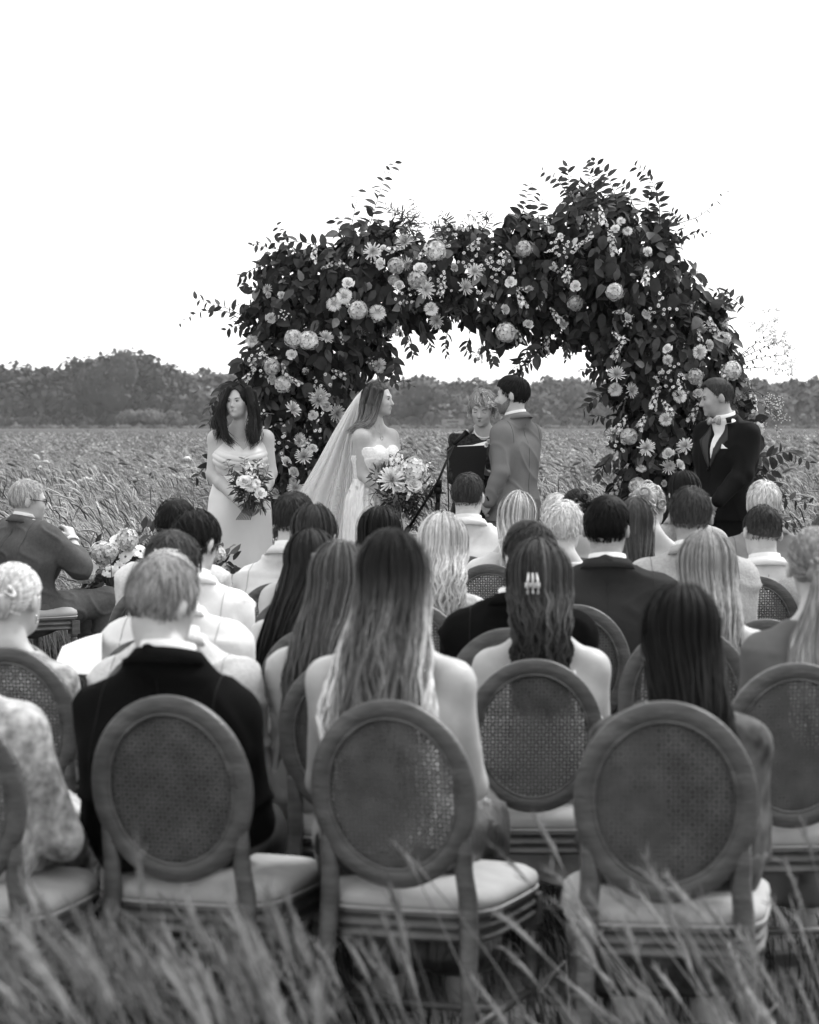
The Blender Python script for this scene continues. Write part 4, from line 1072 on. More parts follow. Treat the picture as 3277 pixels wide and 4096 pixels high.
SPR = [([(1470, 930), (1500, 840), (1530, 730), (1580, 655)], 16, .85), ([(1400, 940), (1420, 840), (1440, 745)], 6, .8), ([(1420, 1000), (1360, 930), (1340, 880)], 8, 1.0), ([(1010, 1290), (930, 1240), (840, 1215), (790, 1200)], 11, .9), ([(1000, 1300), (900, 1240), (800, 1245), (725, 1295)], 9, .6), ([(1040, 1320), (960, 1300), (910, 1320)], 7, .9),
       ([(1180, 1010), (1130, 940), (1110, 905)], 7, .7), ([(1330, 1000), (1200, 965), (1090, 975), (1015, 985)], 12, .9), ([(1120, 1060), (1030, 1070), (965, 1110)], 10, .9), ([(1130, 1000), (1060, 990), (1020, 980)], 5, .5), ([(1070, 1160), (1010, 1150), (965, 1130)], 6, .7),
       ([(2050, 930), (2100, 830), (2112, 740)], 12, .9), ([(2160, 930), (2150, 840), (2160, 790)], 9, .9), ([(2310, 850), (2275, 760), (2268, 670)], 14, 1.0), ([(2280, 790), (2230, 720), (2165, 690)], 8, .7), ([(2470, 900), (2465, 790), (2420, 690), (2362, 645)], 18, 1.0), ([(2400, 830), (2370, 740), (2350, 680)], 14, 1.0), ([(2520, 870), (2525, 790), (2480, 735)], 9, .8), ([(2640, 900), (2635, 800), (2605, 720), (2535, 672)], 16, .95), ([(2600, 900), (2590, 820), (2600, 760)], 10, 1.0),
       ([(2690, 900), (2790, 872), (2850, 825), (2895, 770)], 7, .55), ([(2690, 960), (2760, 940), (2830, 935)], 7, .6), ([(2720, 900), (2700, 860), (2670, 850)], 7, .7), ([(2730, 1000), (2720, 960), (2700, 920)], 6, .8), ([(2980, 1230), (2900, 1180), (2850, 1170)], 8, .8), ([(2880, 1250), (2910, 1210), (2905, 1230)], 5, .8),
       ([(2970, 1820), (3060, 1830), (3150, 1800), (3230, 1850)], 14, 1.0), ([(2980, 1900), (3060, 1900), (3120, 1850)], 12, 1.0), ([(3000, 2030), (3100, 1990), (3230, 2010)], 9, 1.0), ([(3000, 2060), (3100, 2060), (3180, 2110)], 9, 1.0), ([(3020, 1960), (3080, 1950), (3110, 1990)], 7, 1.0),
       ([(960, 1520), (890, 1560), (840, 1640)], 10, 1.1), ([(940, 1600), (870, 1660), (830, 1700)], 8, 1.0), ([(900, 1790), (840, 1850), (780, 1920)], 8, .9), ([(1060, 1900), (1000, 1960), (960, 2030)], 8, .9),
       ([(1940, 1370), (1965, 1420), (1972, 1450)], 7, .9), ([(2120, 1380), (2090, 1440), (2055, 1490)], 9, 1.0), ([(2180, 1370), (2130, 1440), (2070, 1500)], 10, 1.0), ([(1790, 1330), (1780, 1380), (1790, 1430)], 6, .6), ([(1700, 1310), (1710, 1360), (1725, 1390)], 7, .8), ([(1630, 1330), (1640, 1390), (1655, 1420)], 7, .9), ([(1570, 1430), (1580, 1480), (1560, 1520)], 8, .9), ([(1880, 1350), (1860, 1400), (1900, 1430)], 7, .8), ([(2260, 1370), (2270, 1400), (2262, 1440)], 7, .6), ([(2420, 1500), (2350, 1470), (2320, 1490)], 7, .7), ([(2450, 1560), (2380, 1590), (2330, 1640)], 9, .9), ([(2450, 1680), (2390, 1660), (2350, 1690)], 6, .6), ([(2440, 1830), (2400, 1870), (2390, 1900)], 8, 1.0), ([(1560, 1540), (1620, 1520), (1650, 1545)], 5, .6)]
for i, (p, nl, s) in enumerate(SPR): sprig(p, int(nl * 1.5), size=s * 1.2, seed=i, dy=-.12, hang=.5 if p[-1][1] > p[0][1] else .2).build('sprig', M_LEAF, arch, origin=ARCH0)
for i, p in enumerate([[(1630, 960), (1655, 880), (1632, 808)], [(1660, 960), (1680, 880), (1650, 815)], [(1640, 930), (1590, 850), (1545, 828)], [(1650, 900), (1600, 840), (1570, 860)], [(1790, 950), (1795, 880), (1760, 855)], [(1770, 940), (1760, 900), (1720, 905)], [(1930, 920), (1960, 880), (1925, 850)], [(2500, 960), (2560, 1010), (2540, 1080)], [(2290, 960), (2310, 1030), (2330, 1090)], [(1860, 1200), (1840, 1260), (1800, 1290)], [(2900, 1640), (2960, 1600), (3000, 1540)]]):
    sprig(p, 26, size=1.0, narrow=True, seed=50 + i, dy=-.2, tone=.07, hang=.1).build('olive_sprig', M_LEAF, arch, origin=ARCH0)
# airy daisy stems sticking out beside the groomsman
for i, p in enumerate([[(2900, 1470), (3010, 1380), (3090, 1330)], [(2910, 1460), (3030, 1400), (3130, 1360)], [(2910, 1470), (3040, 1430), (3140, 1420)], [(2910, 1480), (3030, 1470), (3120, 1480)], [(2920, 1600), (3010, 1560), (3080, 1600)], [(2930, 1640), (3030, 1600), (3090, 1660)], [(2920, 1450), (3000, 1400), (3060, 1310)]]):
    sprig(p, 14 if i < 4 else 5, size=.4, seed=80 + i, dy=-.15, tone=.04).build('wild_stem', M_LEAF, arch, origin=ARCH0)
    for q in range(7):
        x, y = p[-1][0] + FN.normal() * 22, p[-1][1] + FN.normal() * 30
        place_flower('daisy_spray', W(x, y, YA - .2), (FN.normal() * .6 + .5, -.6, .5), arch, ARCH0, .5)
MUM = [(1488, 1007), (1620, 970), (1898, 1090), (1702, 1161), (1857, 1150), (1751, 1282), (1559, 1331), (1303, 1354), (1276, 1587), (2467, 1502), (2522, 1562), (2743, 1787), (2584, 1793), (2453, 1737), (1169, 1639), (1274, 1605), (1344, 1655), (1217, 1830), (1181, 1952)]
POM = [(1337, 1218), (1510, 1252), (1725, 1237), (1521, 1463), (1009, 1365), (1378, 1184), (2802, 1408), (2718, 1585), (2662, 1678), (3030, 1715), (1204, 1760)]
HYD = [(1585, 1063), (1744, 1003), (1175, 1354), (1668, 1120), (1235, 1361), (1431, 1240), (1088, 1467), (2459, 1167), (2782, 1506), (2095, 995), (2929, 1482), (2024, 1330), (2550, 1943)]
ROS = [(1521, 1052), (1597, 1139), (1393, 1131), (1167, 1418), (1683, 1071), (1084, 1271), (2042, 1128), (2303, 1143), (2114, 1294), (2024, 1238), (2514, 1270), (2842, 1378), (2681, 1862), (2724, 1859), (2671, 1812), (2793, 1572), (1306, 1626), (1146, 1843), (1178, 1888), (1102, 1971), (1252, 1661)]
STK = [(1770, 1150), (1054, 1421), (1141, 1493), (1921, 1410), (1405, 1229), (1258, 1011), (1020, 1445), (2443, 943), (2451, 987), (2271, 1095), (2407, 863), (2586, 1103), (2187, 1374), (2263, 1398), (2470, 1406), (2478, 1350), (2071, 1342), (2223, 1262), (2083, 1195), (2618, 1600), (2671, 1631), (2777, 1650), (2568, 1690), (2484, 1700), (2993, 1562), (3018, 1618), (2815, 1700), (2393, 1843), (1229, 1776), (1000, 1500), (2468, 1949), (1590, 1310)]
SPY = [(1891, 1045), (1770, 939), (1876, 901), (1974, 1052), (1928, 1203), (1755, 1120), (2235, 999), (2690, 1510), (1988, 1063), (2650, 1238), (1057, 1445), (1134, 1783), (1293, 1700), (1312, 1547), (2700, 1540), (2640, 1520), (2460, 1780), (1840, 930), (1600, 1180), (2250, 1020)]
def surf_y(px, py):
    """front surface of the arch at a pixel"""
    p = W(px, py, YA); y = YA
    for c, rr in zip(SC_, SR_):
        d2 = ((p[0] - c[0]) ** 2 + (p[2] - c[2]) ** 2) / rr ** 2
        if d2 < 1: y = min(y, c[1] - math.sqrt(1 - d2) * rr * min(1, .30 / rr + .25))
    return y
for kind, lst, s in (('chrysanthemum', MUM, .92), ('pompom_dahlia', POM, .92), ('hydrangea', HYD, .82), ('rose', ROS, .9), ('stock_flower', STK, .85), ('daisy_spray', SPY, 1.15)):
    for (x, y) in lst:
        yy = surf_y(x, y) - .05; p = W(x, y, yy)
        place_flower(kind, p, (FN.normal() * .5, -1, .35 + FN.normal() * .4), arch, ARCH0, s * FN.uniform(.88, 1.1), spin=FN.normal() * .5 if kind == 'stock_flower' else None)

FX = np.random.default_rng(91)
for i in range(85):   # smaller blooms tucked between the named ones
    j = FX.integers(len(SPH)); a = FX.uniform(0, 6.28); q = math.sqrt(FX.random()) * .92; x, y = SPH[j][0] + math.cos(a) * q * SPH[j][2], SPH[j][1] + math.sin(a) * q * SPH[j][2]
    kind = ['stock_flower', 'rose', 'daisy_spray', 'pompom_dahlia', 'chrysanthemum', 'hydrangea'][FX.choice(6, p=[.36, .2, .22, .08, .08, .06])]
    place_flower(kind, W(x, y, surf_y(x, y) + FX.uniform(-.04, .02)), (FX.normal() * .7, -1, FX.normal() * .6 + .2), arch, ARCH0, FX.uniform(.5, .85))
# ------------------------------------------------------------------ bouquets, ground flowers, stands
def greenery(b, c, n, R, seed, narrow=True, tone=.06, bias=(0, 0, 0), size=1.0):
    r = np.random.default_rng(seed); u = r.normal(size=(n, 3)); u /= np.linalg.norm(u, axis=1)[:, None]; u = u + np.array(bias); p = c + u * np.asarray(R) * r.uniform(.35, 1.0, n)[:, None]
    leaves_to(b, p, frames(u + r.normal(size=(n, 3)) * .35, r.normal(size=(n, 3)) + np.array([0, -.6, .6])), size * r.uniform(.6, 1.1, n), tone * np.exp(r.normal(size=n) * .55), *((OLIVE_V, OLIVE_Q) if narrow else (LEAF_V, LEAF_Q)))
def bouquet(name, px, py, d, label, fls, green, stems, trail=()):
    o = W(px, py, d); root = empty(name, o, label, 'bouquet'); b = MB()
    for (x, y, n, R, nar, sz) in green: greenery(b, W(x, y, d), n, np.array([R, R * .7, R]), int(x + y), nar, size=sz)
    b.build('greenery', M_LEAF, root, origin=o)
    for i, t in enumerate(trail): sprig(t[0], t[1], d=d, size=t[2], seed=300 + i, narrow=t[3], tone=.06, depth=.03).build('sprig', M_LEAF, root, origin=o)
    for (k, x, y, dd, s) in fls: place_flower(k, W(x, y, d + dd), (FN.normal() * .25, -1, .55), root, o, s * 1.1, var={'rose': 2, 'chrysanthemum': 2, 'hydrangea': 2, 'stock_flower': 0, 'pompom_dahlia': 0}.get(k))
    b = MB()
    for (a, e) in stems: b.tube([W(*a, d), W(*e, d + FN.normal() * .01)], [.003, .0028], 5, tone=.05)
    b.build('stems', M_LEAF, root, origin=o)
    return root
BQ = 16.2
bouquet('bouquet', 1600, 1930, BQ, 'large round bridal bouquet of white roses and chrysanthemum held by the bride',
        [('hydrangea', 1652, 1882, -.12, .95), ('rose', 1656, 1937, -.17, 1.0), ('chrysanthemum', 1570, 1925, -.16, 1.25), ('stock_flower', 1604, 1862, -.1, .8), ('stock_flower', 1560, 1862, -.06, .75), ('stock_flower', 1688, 1876, -.08, .8), ('stock_flower', 1692, 1935, -.1, .7), ('stock_flower', 1652, 1962, -.15, .75), ('rose', 1600, 1950, -.16, .7), ('hydrangea', 1600, 1895, -.06, .7), ('stock_flower', 1630, 1952, -.14, .55), ('chrysanthemum', 1605, 1888, -.1, .6), ('daisy_spray', 1685, 1905, -.1, .6)],
        [(1600, 1930, 240, .15, True, 1.0), (1590, 1990, 220, .11, True, 1.0), (1610, 2000, 120, .10, False, .55), (1680, 1960, 90, .12, True, 1.1), (1520, 1905, 60, .07, True, 1.0)], [((1580 + i * 8, 1990), (1575 + i * 9, 2050)) for i in range(6)],
        [([(1575, 1880), (1585, 1810), (1630, 1785), (1665, 1800)], 8, .8, True), ([(1690, 1960), (1730, 1960), (1745, 1975)], 10, .9, True), ([(1640, 2000), (1650, 2060), (1640, 2110)], 16, 1.1, True), ([(1650, 2010), (1670, 2070), (1660, 2120)], 16, 1.1, True), ([(1510, 1960), (1490, 1985), (1480, 2010)], 5, .8, True), ([(1570, 2010), (1590, 2030), (1580, 2050)], 6, 1.1, True), ([(1700, 1880), (1720, 1850), (1725, 1838)], 5, .7, True)])
bouquet('bouquet', 1000, 1930, 16.05, 'small olive-leaf bouquet with white flowers held by the bridesmaid',
        [('rose', 978, 1925, -.1, .95), ('pompom_dahlia', 1003, 1945, -.1, .62), ('pompom_dahlia', 1025, 1935, -.08, .5), ('rose', 1042, 1972, -.09, .8), ('stock_flower', 1005, 1885, -.04, .7), ('stock_flower', 1020, 1865, -.02, .6), ('stock_flower', 1000, 1905, -.08, .5), ('stock_flower', 1054, 1860, 0, .4)],
        [(1000, 1950, 130, .10, True, 1.0), (990, 1990, 80, .06, True, .9), (1040, 1990, 50, .07, True, 1.0)], [((985 + i * 4, 2020), (945 + i * 7, 2080)) for i in range(9)],
        [([(980, 1980), (930, 1900), (905, 1840)], 22, 1.0, True), ([(985, 1970), (940, 1920), (915, 1890)], 18, 1.0, True), ([(990, 1960), (978, 1880), (980, 1830)], 22, 1.0, True), ([(1010, 1960), (1030, 1890), (1032, 1835)], 20, 1.0, True), ([(1030, 1960), (1060, 1910), (1075, 1885)], 18, 1.0, True), ([(1040, 1990), (1080, 1965), (1105, 1960)], 14, 1.0, True), ([(1010, 2000), (1040, 2030), (1060, 2040)], 14, 1.0, True), ([(1000, 1990), (1000, 2020), (990, 2030)], 8, .9, True), ([(980, 1990), (945, 1970), (930, 1930)], 14, 1.0, True)])
def ground_flowers(name, px, d, label, fls, leaves):
    o = np.array([wx(px, d), d, ground_z(d)]); root = empty(name, o, label, 'flowers'); b = MB(); g = MB()
    for (k, x, y, s) in fls:
        dd = d - .22 + FN.normal() * .05; p = W(x, y, dd)
        place_flower(k, p, (FN.normal() * .5, -.9, .7 + FN.normal() * .3), root, o, s); q = np.array([o[0] + (p[0] - o[0]) * .45, d, ground_z(d)]); b.tube([q, (p + q) / 2 + np.array([0, 0, .08]), p], [.004, .003, .002], 5, tone=.05)
    for (x, y, n, R) in leaves: greenery(g, W(x, y, d + .12), n, R, int(x * 3 + y), False, .04, size=1.0)
    b.build('stems', M_LEAF, root, origin=o); g.build('greenery', M_LEAF, root, origin=o)
    v = MB(); v.tube([o + np.array([0, 0, 0]), o + np.array([0, 0, .05]), o + np.array([0, 0, .22]), o + np.array([0, 0, .24])], [.13, .14, .17, .165], 14); v.build('bowl', mat('stone_bowl', .2, .8), root, origin=o)
ground_flowers('ground_flowers', 480, 14.7, 'standing arrangement of white cosmos and hydrangea beside the man with glasses', [('cosmos', 466, 2164, 1), ('cosmos', 504, 2182, .95), ('cosmos', 503, 2227, .95), ('cosmos', 537, 2211, .8), ('cosmos', 562, 2205, 1), ('cosmos', 440, 2285, 1.05), ('cosmos', 478, 2270, .85), ('cosmos', 356, 2270, 1.15), ('cosmos', 430, 2290, .7), ('hydrangea', 512, 2158, .85), ('hydrangea', 414, 2214, .9), ('hydrangea', 342, 2298, .7), ('hydrangea', 440, 2205, .6), ('hydrangea', 462, 2388, .5), ('cosmos', 523, 2260, .4)],
               [(590, 2160, 40, .10), (500, 2230, 70, .16), (420, 2260, 50, .14), (480, 2330, 90, .2), (560, 2290, 60, .15), (470, 2420, 70, .15)])
ground_flowers('ground_flowers', 865, 14.9, 'single hydrangea head with big leaves by the hem of the bridesmaid', [('hydrangea', 868, 2215, .72), ('hydrangea', 830, 2250, .5)], [(885, 2265, 30, .10), (850, 2300, 40, .12)])

def mic_set():
    d = 16.1; base = np.array([wx(1750, d), d, ground_z(d)])
    root = empty('microphone_stand', base, 'black boom microphone stand between bride and officiant', 'stand')
    A = W(1752, 1962, d); b = MB(); b.tube([base + np.array([0, 0, .02]), W(1750, 2080, d), W(1752, 1985, d)], [.010, .010, .011], 10); b.build('pole', M_BLACK, root, origin=base)
    b = MB(); b.tube([W(1750, 2082, d), W(1751, 2010, d)], [.016, .016], 10); b.tube([W(1752, 2012, d), A], [.014, .016], 10); b.box(W(1763, 2046, d), (.04, .02, .015)); b.build('clutch', M_BLACK, root, origin=base)
    b = MB(); b.tube([W(1630, 2120, d), W(1750, 1930, d), W(1815, 1780, d + .2)], [.010, .0085, .0085], 8); b.build('boom', M_BLACK, root, origin=base)
    b = MB(); b.tube([W(1618, 2140, d), W(1640, 2105, d)], [.018, .018], 10); b.build('counterweight', M_BLACK, root, origin=base)
    b = MB(); b.ball(A, .028, 10, 8); b.tube([A + np.array([0, -.05, 0]), A + np.array([0, .03, 0])], [.016, .016], 10); b.box(W(1757, 1935, d), (.035, .03, .05)); b.build('hinge', M_BLACK, root, origin=base)
    for a in (.3, 2.4, 4.5):
        b = MB(); b.tube([base + np.array([0, 0, .16]), base + np.array([math.cos(a) * .3, math.sin(a) * .3, .012])], [.009, .009], 7); b.build('leg', M_BLACK, root, origin=base)
    p0 = W(1813, 1780, d + .2); p1 = W(1893, 1706, d + .27); m = empty('microphone', p0, 'black handheld microphone with mesh head in front of the officiant', 'microphone')
    dv = nrm(p1 - p0); L = np.linalg.norm(p1 - p0)
    b = MB(); b.tube([p0, p0 + dv * L * .3, p0 + dv * L * .68], [.010, .013, .020], 12); b.build('handle', M_BLACK, m, origin=p0)
    b = MB(); b.tube([p0 + dv * L * (.68 + .32 * q) for q in (0, .1, .4, .7, .9, 1)], [.021, .026, .028, .024, .015, .003], 12); b.build('grille', mat('mic_grille', .10, .4, .5, bump=.5, bscale=400, metal=.6), m, origin=p0)
    b = MB(); b.tube([p0 + dv * L * .68, p0 + dv * L * .72], [.0265, .0265], 12); b.build('ring', mat('mic_ring', .3, .3, metal=.8), m, origin=p0)
    c = MB(); c.tube([W(1812, 1785, d + .2), W(1789, 1806, d + .1), W(1791, 1900, d), W(1795, 2000, d), W(1794, 2100, d - .05), np.array([wx(1800, d), d, ground_z(d) + .02])], .0045, 6)
    tag(c.build('cable', M_BLACK), 'thin black microphone cable hanging down beside the music stand', 'cable')
mic_set()
def music_stand():
    d = 16.5; base = np.array([wx(1875, d), d, ground_z(d)]); root = empty('music_stand', base, 'black solid-desk music stand before the officiant', 'music stand')
    q = [W(1817, 1925, d - .03), W(1934, 1925, d - .03), W(1950, 1781, d + .06), W(1786, 1788, d + .06)]; t = np.array([0, .006, 0])
    def rounded(c, e, n=5, rr=.02):
        out = []
        for i in range(4):
            p, a, bb = np.array(c[i]), np.array(c[i - 1]), np.array(c[(i + 1) % 4]); a = p + nrm(a - p) * rr; bb = p + nrm(bb - p) * rr
            for k in range(n): s = k / (n - 1); out.append((1 - s) ** 2 * a + 2 * s * (1 - s) * p + s * s * bb)
        return np.array(out)
    P = rounded(q, 0); n = len(P); V = np.vstack([P, P + t]); me_b = MB(); ctr = P.mean(0)
    me_b.add(np.vstack([V, [ctr, ctr + t]]), [[i, (i + 1) % n, n + (i + 1) % n, n + i] for i in range(n)], [[2 * n, (i + 1) % n, i] for i in range(n)] + [[2 * n + 1, n + i, n + (i + 1) % n] for i in range(n)])
    me_b.build('desk', M_BLACK, root, False, origin=base)
    b = MB(); b.box((q[0] + q[1]) / 2 + np.array([0, .04, .0]), (.2, .07, .006)); b.build('ledge', M_BLACK, root, False, origin=base)
    b = MB(); b.tube([base + np.array([0, 0, .03]), W(1876, 1960, d), W(1878, 1880, d + .03)], [.012, .011, .010], 10); b.build('pole', M_BLACK, root, origin=base)
    b = MB(); b.box(W(1877, 1900, d + .01), (.05, .03, .05)); b.build('clamp', M_BLACK, root, origin=base)
    for a in (.5, 2.6, 4.7):
        b = MB(); b.tube([base + np.array([0, 0, .14]), base + np.array([math.cos(a) * .28, math.sin(a) * .28, .012])], [.009, .009], 7); b.build('leg', M_BLACK, root, origin=base)
    V = [W(1830, 1786, d + .085), W(1952, 1781, d + .085), W(1955, 1764, d + .20), W(1890, 1782, d + .11)]
    pV = np.vstack([V, np.array(V) + np.array([0, .004, .003])]); Q = [[0, 1, 2, 3], [7, 6, 5, 4], [0, 4, 5, 1], [1, 5, 6, 2], [2, 6, 7, 3], [3, 7, 4, 0]]
    tag(obj('paper_sheet', pV, np.array(Q), mat('white_paper', .75, .8, .1), smooth=False), 'white speech paper lying on the music stand', 'paper')
music_stand()
# ------------------------------------------------------------------ clothes
from mathutils.bvhtree import BVHTree
def plane_cut(p, n):
    n = nrm(n); c = float(np.dot(p, n)); return lambda X, Y, Z: X * n[0] + Y * n[1] + Z * n[2] - c

def project(jk, o, pts, fw, lift=.004):
    me = jk.data; bv = BVHTree.FromPolygons([v.co.copy() for v in me.vertices], [tuple(p.vertices) for p in me.polygons]); out = []
    for p in pts:
        q = Vector(p - o + fw * .6); hit = bv.ray_cast(q, Vector(-fw))
        out.append((np.array(hit[0]) + o + fw * lift) if hit[0] is not None else p + fw * .13)
    return np.array(out)
def dress_suit(pr, G, J, root, o, m_jacket, m_shirt, hem, res=.012, vneck=None, seed=1, m_trouser=None, collar=True, wr=.004, off=.017, floor=None):
    fw, rt = G['fw'], G['rt']; nb = J['nb']
    jp = grow(pr, ('torso', 'pelvis', 'uparm', 'forearm'), off, 1.2)
    cuts = [plane_cut(nb + UP * .035 - fw * .03, UP + fw * .55), lambda X, Y, Z: hem - Z]
    if vneck:
        ms, za = G['ms'], vneck
        def vc(X, Y, Z):
            l = (X - ms[0]) * rt[0] + (Y - ms[1]) * rt[1]; f = (X - ms[0]) * fw[0] + (Y - ms[1]) * fw[1]
            return np.minimum(f - .01, np.clip((Z - za) / (nb[2] - za), 0, 1.0) * .056 - np.abs(l))
        cuts.append(vc)
    j = sdf_obj('jacket', jp, res, m_jacket, root, o, cuts, wr=wr, wf=16, seed=seed, sm=2)
    if vneck:
        sp = grow(pr, ('torso', 'neck'), .010, 1.0)
        sdf_obj('shirt', sp, res, m_shirt, root, o, [plane_cut(nb + fw * .01, -fw), plane_cut(nb + UP * .03, UP + fw * .2), lambda X, Y, Z: hem + .2 - Z], wr=.0015, seed=seed)
    if collar:
        c = nb + UP * .016 - fw * .004; ax = nrm(UP + fw * .10)
        V, Q = band(c, rt, fw, ax, .064, .066, .046, .016, .005, .005); obj('shirt_collar', V, Q, m_shirt, root, True, None, o)
        V, Q = band(c - UP * .010, rt, fw, nrm(UP + fw * .2), .076, .080, .036, .020, .028, .010, -125, 125); obj('jacket_collar', V, Q, m_jacket, j, True, None, o)
    if m_trouser is not None:
        sdf_obj('trousers', grow(pr, ('leg', 'pelvis'), .012, 1.2), .03, m_trouser, root, o, [], wr=.004, seed=seed + 3)
        sdf_obj('shoes', grow(pr, ('foot',), .008), .014, M_BLACK, root, o)
    sd = mat('seam_' + m_jacket.name, 0.5 * m_jacket.get('g', .1), .9)
    axb = nrm(np.array([0.12, -1, 0])) if floor is None else floor
    if (-fw) @ np.array([0, -1, 0]) > .5:
        b = MB(); pts = project(j, o, [np.array([nb[0], nb[1], z]) for z in np.linspace(nb[2] - .02, hem + .03, 16)], -fw, .0004); b.tube(pts, .0014, 5, False); b.build('back_seam', sd, j, origin=o)
    for S in 'LR':
        a, e = J['sh' + S], J['el' + S]; ax = nrm(e - a); u = nrm(np.cross(ax, fw)); v = np.cross(ax, u); b = MB(); pts = []
        q = -1 if S == 'L' else 1
        for t in np.linspace(-2.4, 1.0, 14):
            dirv = (u * math.cos(t) + v * math.sin(t))
            pts.append(a - rt * q * .012 + ax * .012 + dirv * .085)
        c = a - rt * q * .015 + ax * .01
        bv = BVHTree.FromPolygons([vv.co.copy() for vv in j.data.vertices], [tuple(p.vertices) for p in j.data.polygons]); out = []
        for p in [c + (-fw * math.cos(t) + UP * math.sin(t)) * .2 for t in np.linspace(-.5, 1.7, 14)]:
            hit = bv.ray_cast(Vector(p - o), Vector(c - p).normalized())
            if hit[0] is not None: out.append(np.array(hit[0]) + o + nrm(p - c) * .0005)
        if len(out) > 3: b.tube(out, .0016, 5, False); b.build('sleeve_seam', sd, j, origin=o)
    return j

SEAT_LABEL = 'chair of the '
def seated(px, py, d, turn, male, hair, outfit, short, label=None, hturn=None, tilt=8, roll=0, lean=.0, chair='auto', sw=None, g=1.0, hs=None, skin=None, seed=1, face=False, elbow=.03, tw=0.0, slump=.02, sdrop=.085):
    hs = hs or (1.0 if male else .95); R = math.radians
    if hturn is None: q = np.random.default_rng(seed * 31); hturn = q.uniform(-16, 16); roll = roll or q.uniform(-5, 5); tilt = tilt + q.uniform(-3, 4)
    Rh = head_basis(turn + (hturn or 0), tilt, roll)
    hc = W(px, py, d) - UP * (.116 * hs)
    fw = np.array([math.sin(R(turn)), math.cos(R(turn)), 0]); rt = np.array([fw[1], -fw[0], 0])
    gz = ground_z(d); nb = hc - UP * .158 - fw * (.045 + lean * .3) + rt * tw; sw = (sw or (.188 if male else .158)) * (.92 if male else .95)
    hip = nb + fw * (.02 - lean); hip = np.array([hip[0], hip[1], gz + .565])
    J = dict(hc=hc, Rh=Rh, hs=hs, nb=nb, shR=nb + rt * sw - UP * sdrop, shL=nb - rt * sw - UP * sdrop, hip=hip, face=face, slump=slump, arm=g)
    for S, q in (('L', -1), ('R', 1)):
        J['el' + S] = J['sh' + S] + rt * q * elbow + fw * .07 - UP * .265
        w = hip + fw * .25 + rt * q * .07; J['wr' + S] = np.array([w[0], w[1], gz + .66])
        k = hip + fw * .43 + rt * q * .10; J['kn' + S] = np.array([k[0], k[1], gz + .525]); J['an' + S] = np.array([k[0], k[1], gz + .09]) - fw * .02
    hands = [hand_prims(J['wr' + S], fw * .9 - UP * .25 + rt * -q * .3, -UP, 1 if S == 'R' else -1, .25) for S, q in (('L', -1), ('R', 1))]
    pr, G = figure(J, fw, male, g, bust=0 if male else .9, hands=hands)
    o = np.array([hip[0], hip[1], gz]); root = empty('person', o, label or short, 'person', 'seated wedding guests')
    ms = skin or M_SKIN
    kind = outfit[0]; fb = outfit[1]
    near = d < 7.6; res = .012 if near else .0155
    if kind in ('suit', 'shirt'):
        body_obj(pr, ('head', 'neck', 'torso', 'uparm', 'forearm', 'hand'), .0095, .026, ms, root, o, .02)
        sh = outfit[2] if len(outfit) > 2 else fabric('white_shirt', .62)
        dress_suit(pr, G, J, root, o, fb, sh if kind == 'suit' else fb, gz + .52, res, None, seed, outfit[3] if len(outfit) > 3 else fabric('dark_trousers', .03), True, .0075, .017 if kind == 'suit' else .011)
    else:
        opt = outfit[2] if len(outfit) > 2 else {}
        body_obj(pr, ('head', 'neck', 'torso', 'uparm', 'forearm', 'hand', 'leg'), .009, .014 if d < 8.5 else .019, ms, root, o, .018)
        tags = ('torso', 'pelvis', 'uparm', 'forearm') if opt.get('sleeve') == 'long' else ('torso', 'pelvis', 'uparm') if opt.get('sleeve') else ('torso', 'pelvis')
        drop = opt.get('drop', .16); drop = -.012 if opt.get('sleeve') else drop + .02; slope = opt.get('slope', 0.0)
        cuts = [plane_cut(nb - UP * drop, UP - fw * slope), lambda X, Y, Z: gz + .40 - Z]
        dr = sdf_obj('dress', grow(pr, tags, .008, 1.0), res, fb, root, o, cuts, wr=.003, seed=seed)
        sk = opt.get('skirt', fb)
        lp = []
        for S in 'LR':
            h = hip + (J['kn' + S] - hip) * .5
            lp += [cap(hip + (rt if S == 'R' else -rt) * .08, J['kn' + S], .12, .10, .12), cap(J['kn' + S], J['an' + S] + UP * .12, .10, .10, .10)]
        sdf_obj('skirt', lp, .022 if near else .034, sk, root, o, [lambda X, Y, Z: gz + .16 - Z], wr=.010, wf=22, seed=seed + 2)
        if opt.get('straps'):
            for q in (-1, 1):
                b = MB(); c = G['ms'] + rt * q * .095
                P = [c - fw * .118 - UP * (drop - .03), c - fw * .105 - UP * .05, c - fw * .055 + UP * .012, c + UP * .016 + fw * .01, c + fw * .07 - UP * .03, c + fw * .11 - UP * .10]
                b.tube(P, .0065, 6, flat=.5); b.build('strap', opt['straps'], root, origin=o)
    # hair
    hk = dict(hair[1]); hk.setdefault('seed', seed * 7); st = hair[0]
    back = G['ms'] - fw * (.118 * g + .016 + slump * .6)
    if st == 'short': hair_short(hc, Rh, hs, root, o, **hk)
    elif st == 'long':
        L = hk.pop('L'); hair_long(hc, Rh, hs, root, o, fw, back, hc[2] - L, **hk)
    elif st == 'updo': hair_updo(hc, Rh, hs, root, o, **hk)
    if chair == 'auto': make_chair((hip[0] - fw[0] * .22, hip[1] - fw[1] * .22, gz), turn, .98, SEAT_LABEL + short)
    elif chair: chair_px(*chair, SEAT_LABEL + short)
    return dict(root=root, o=o, J=J, G=G, fw=fw, rt=rt, hc=hc, Rh=Rh, hs=hs)

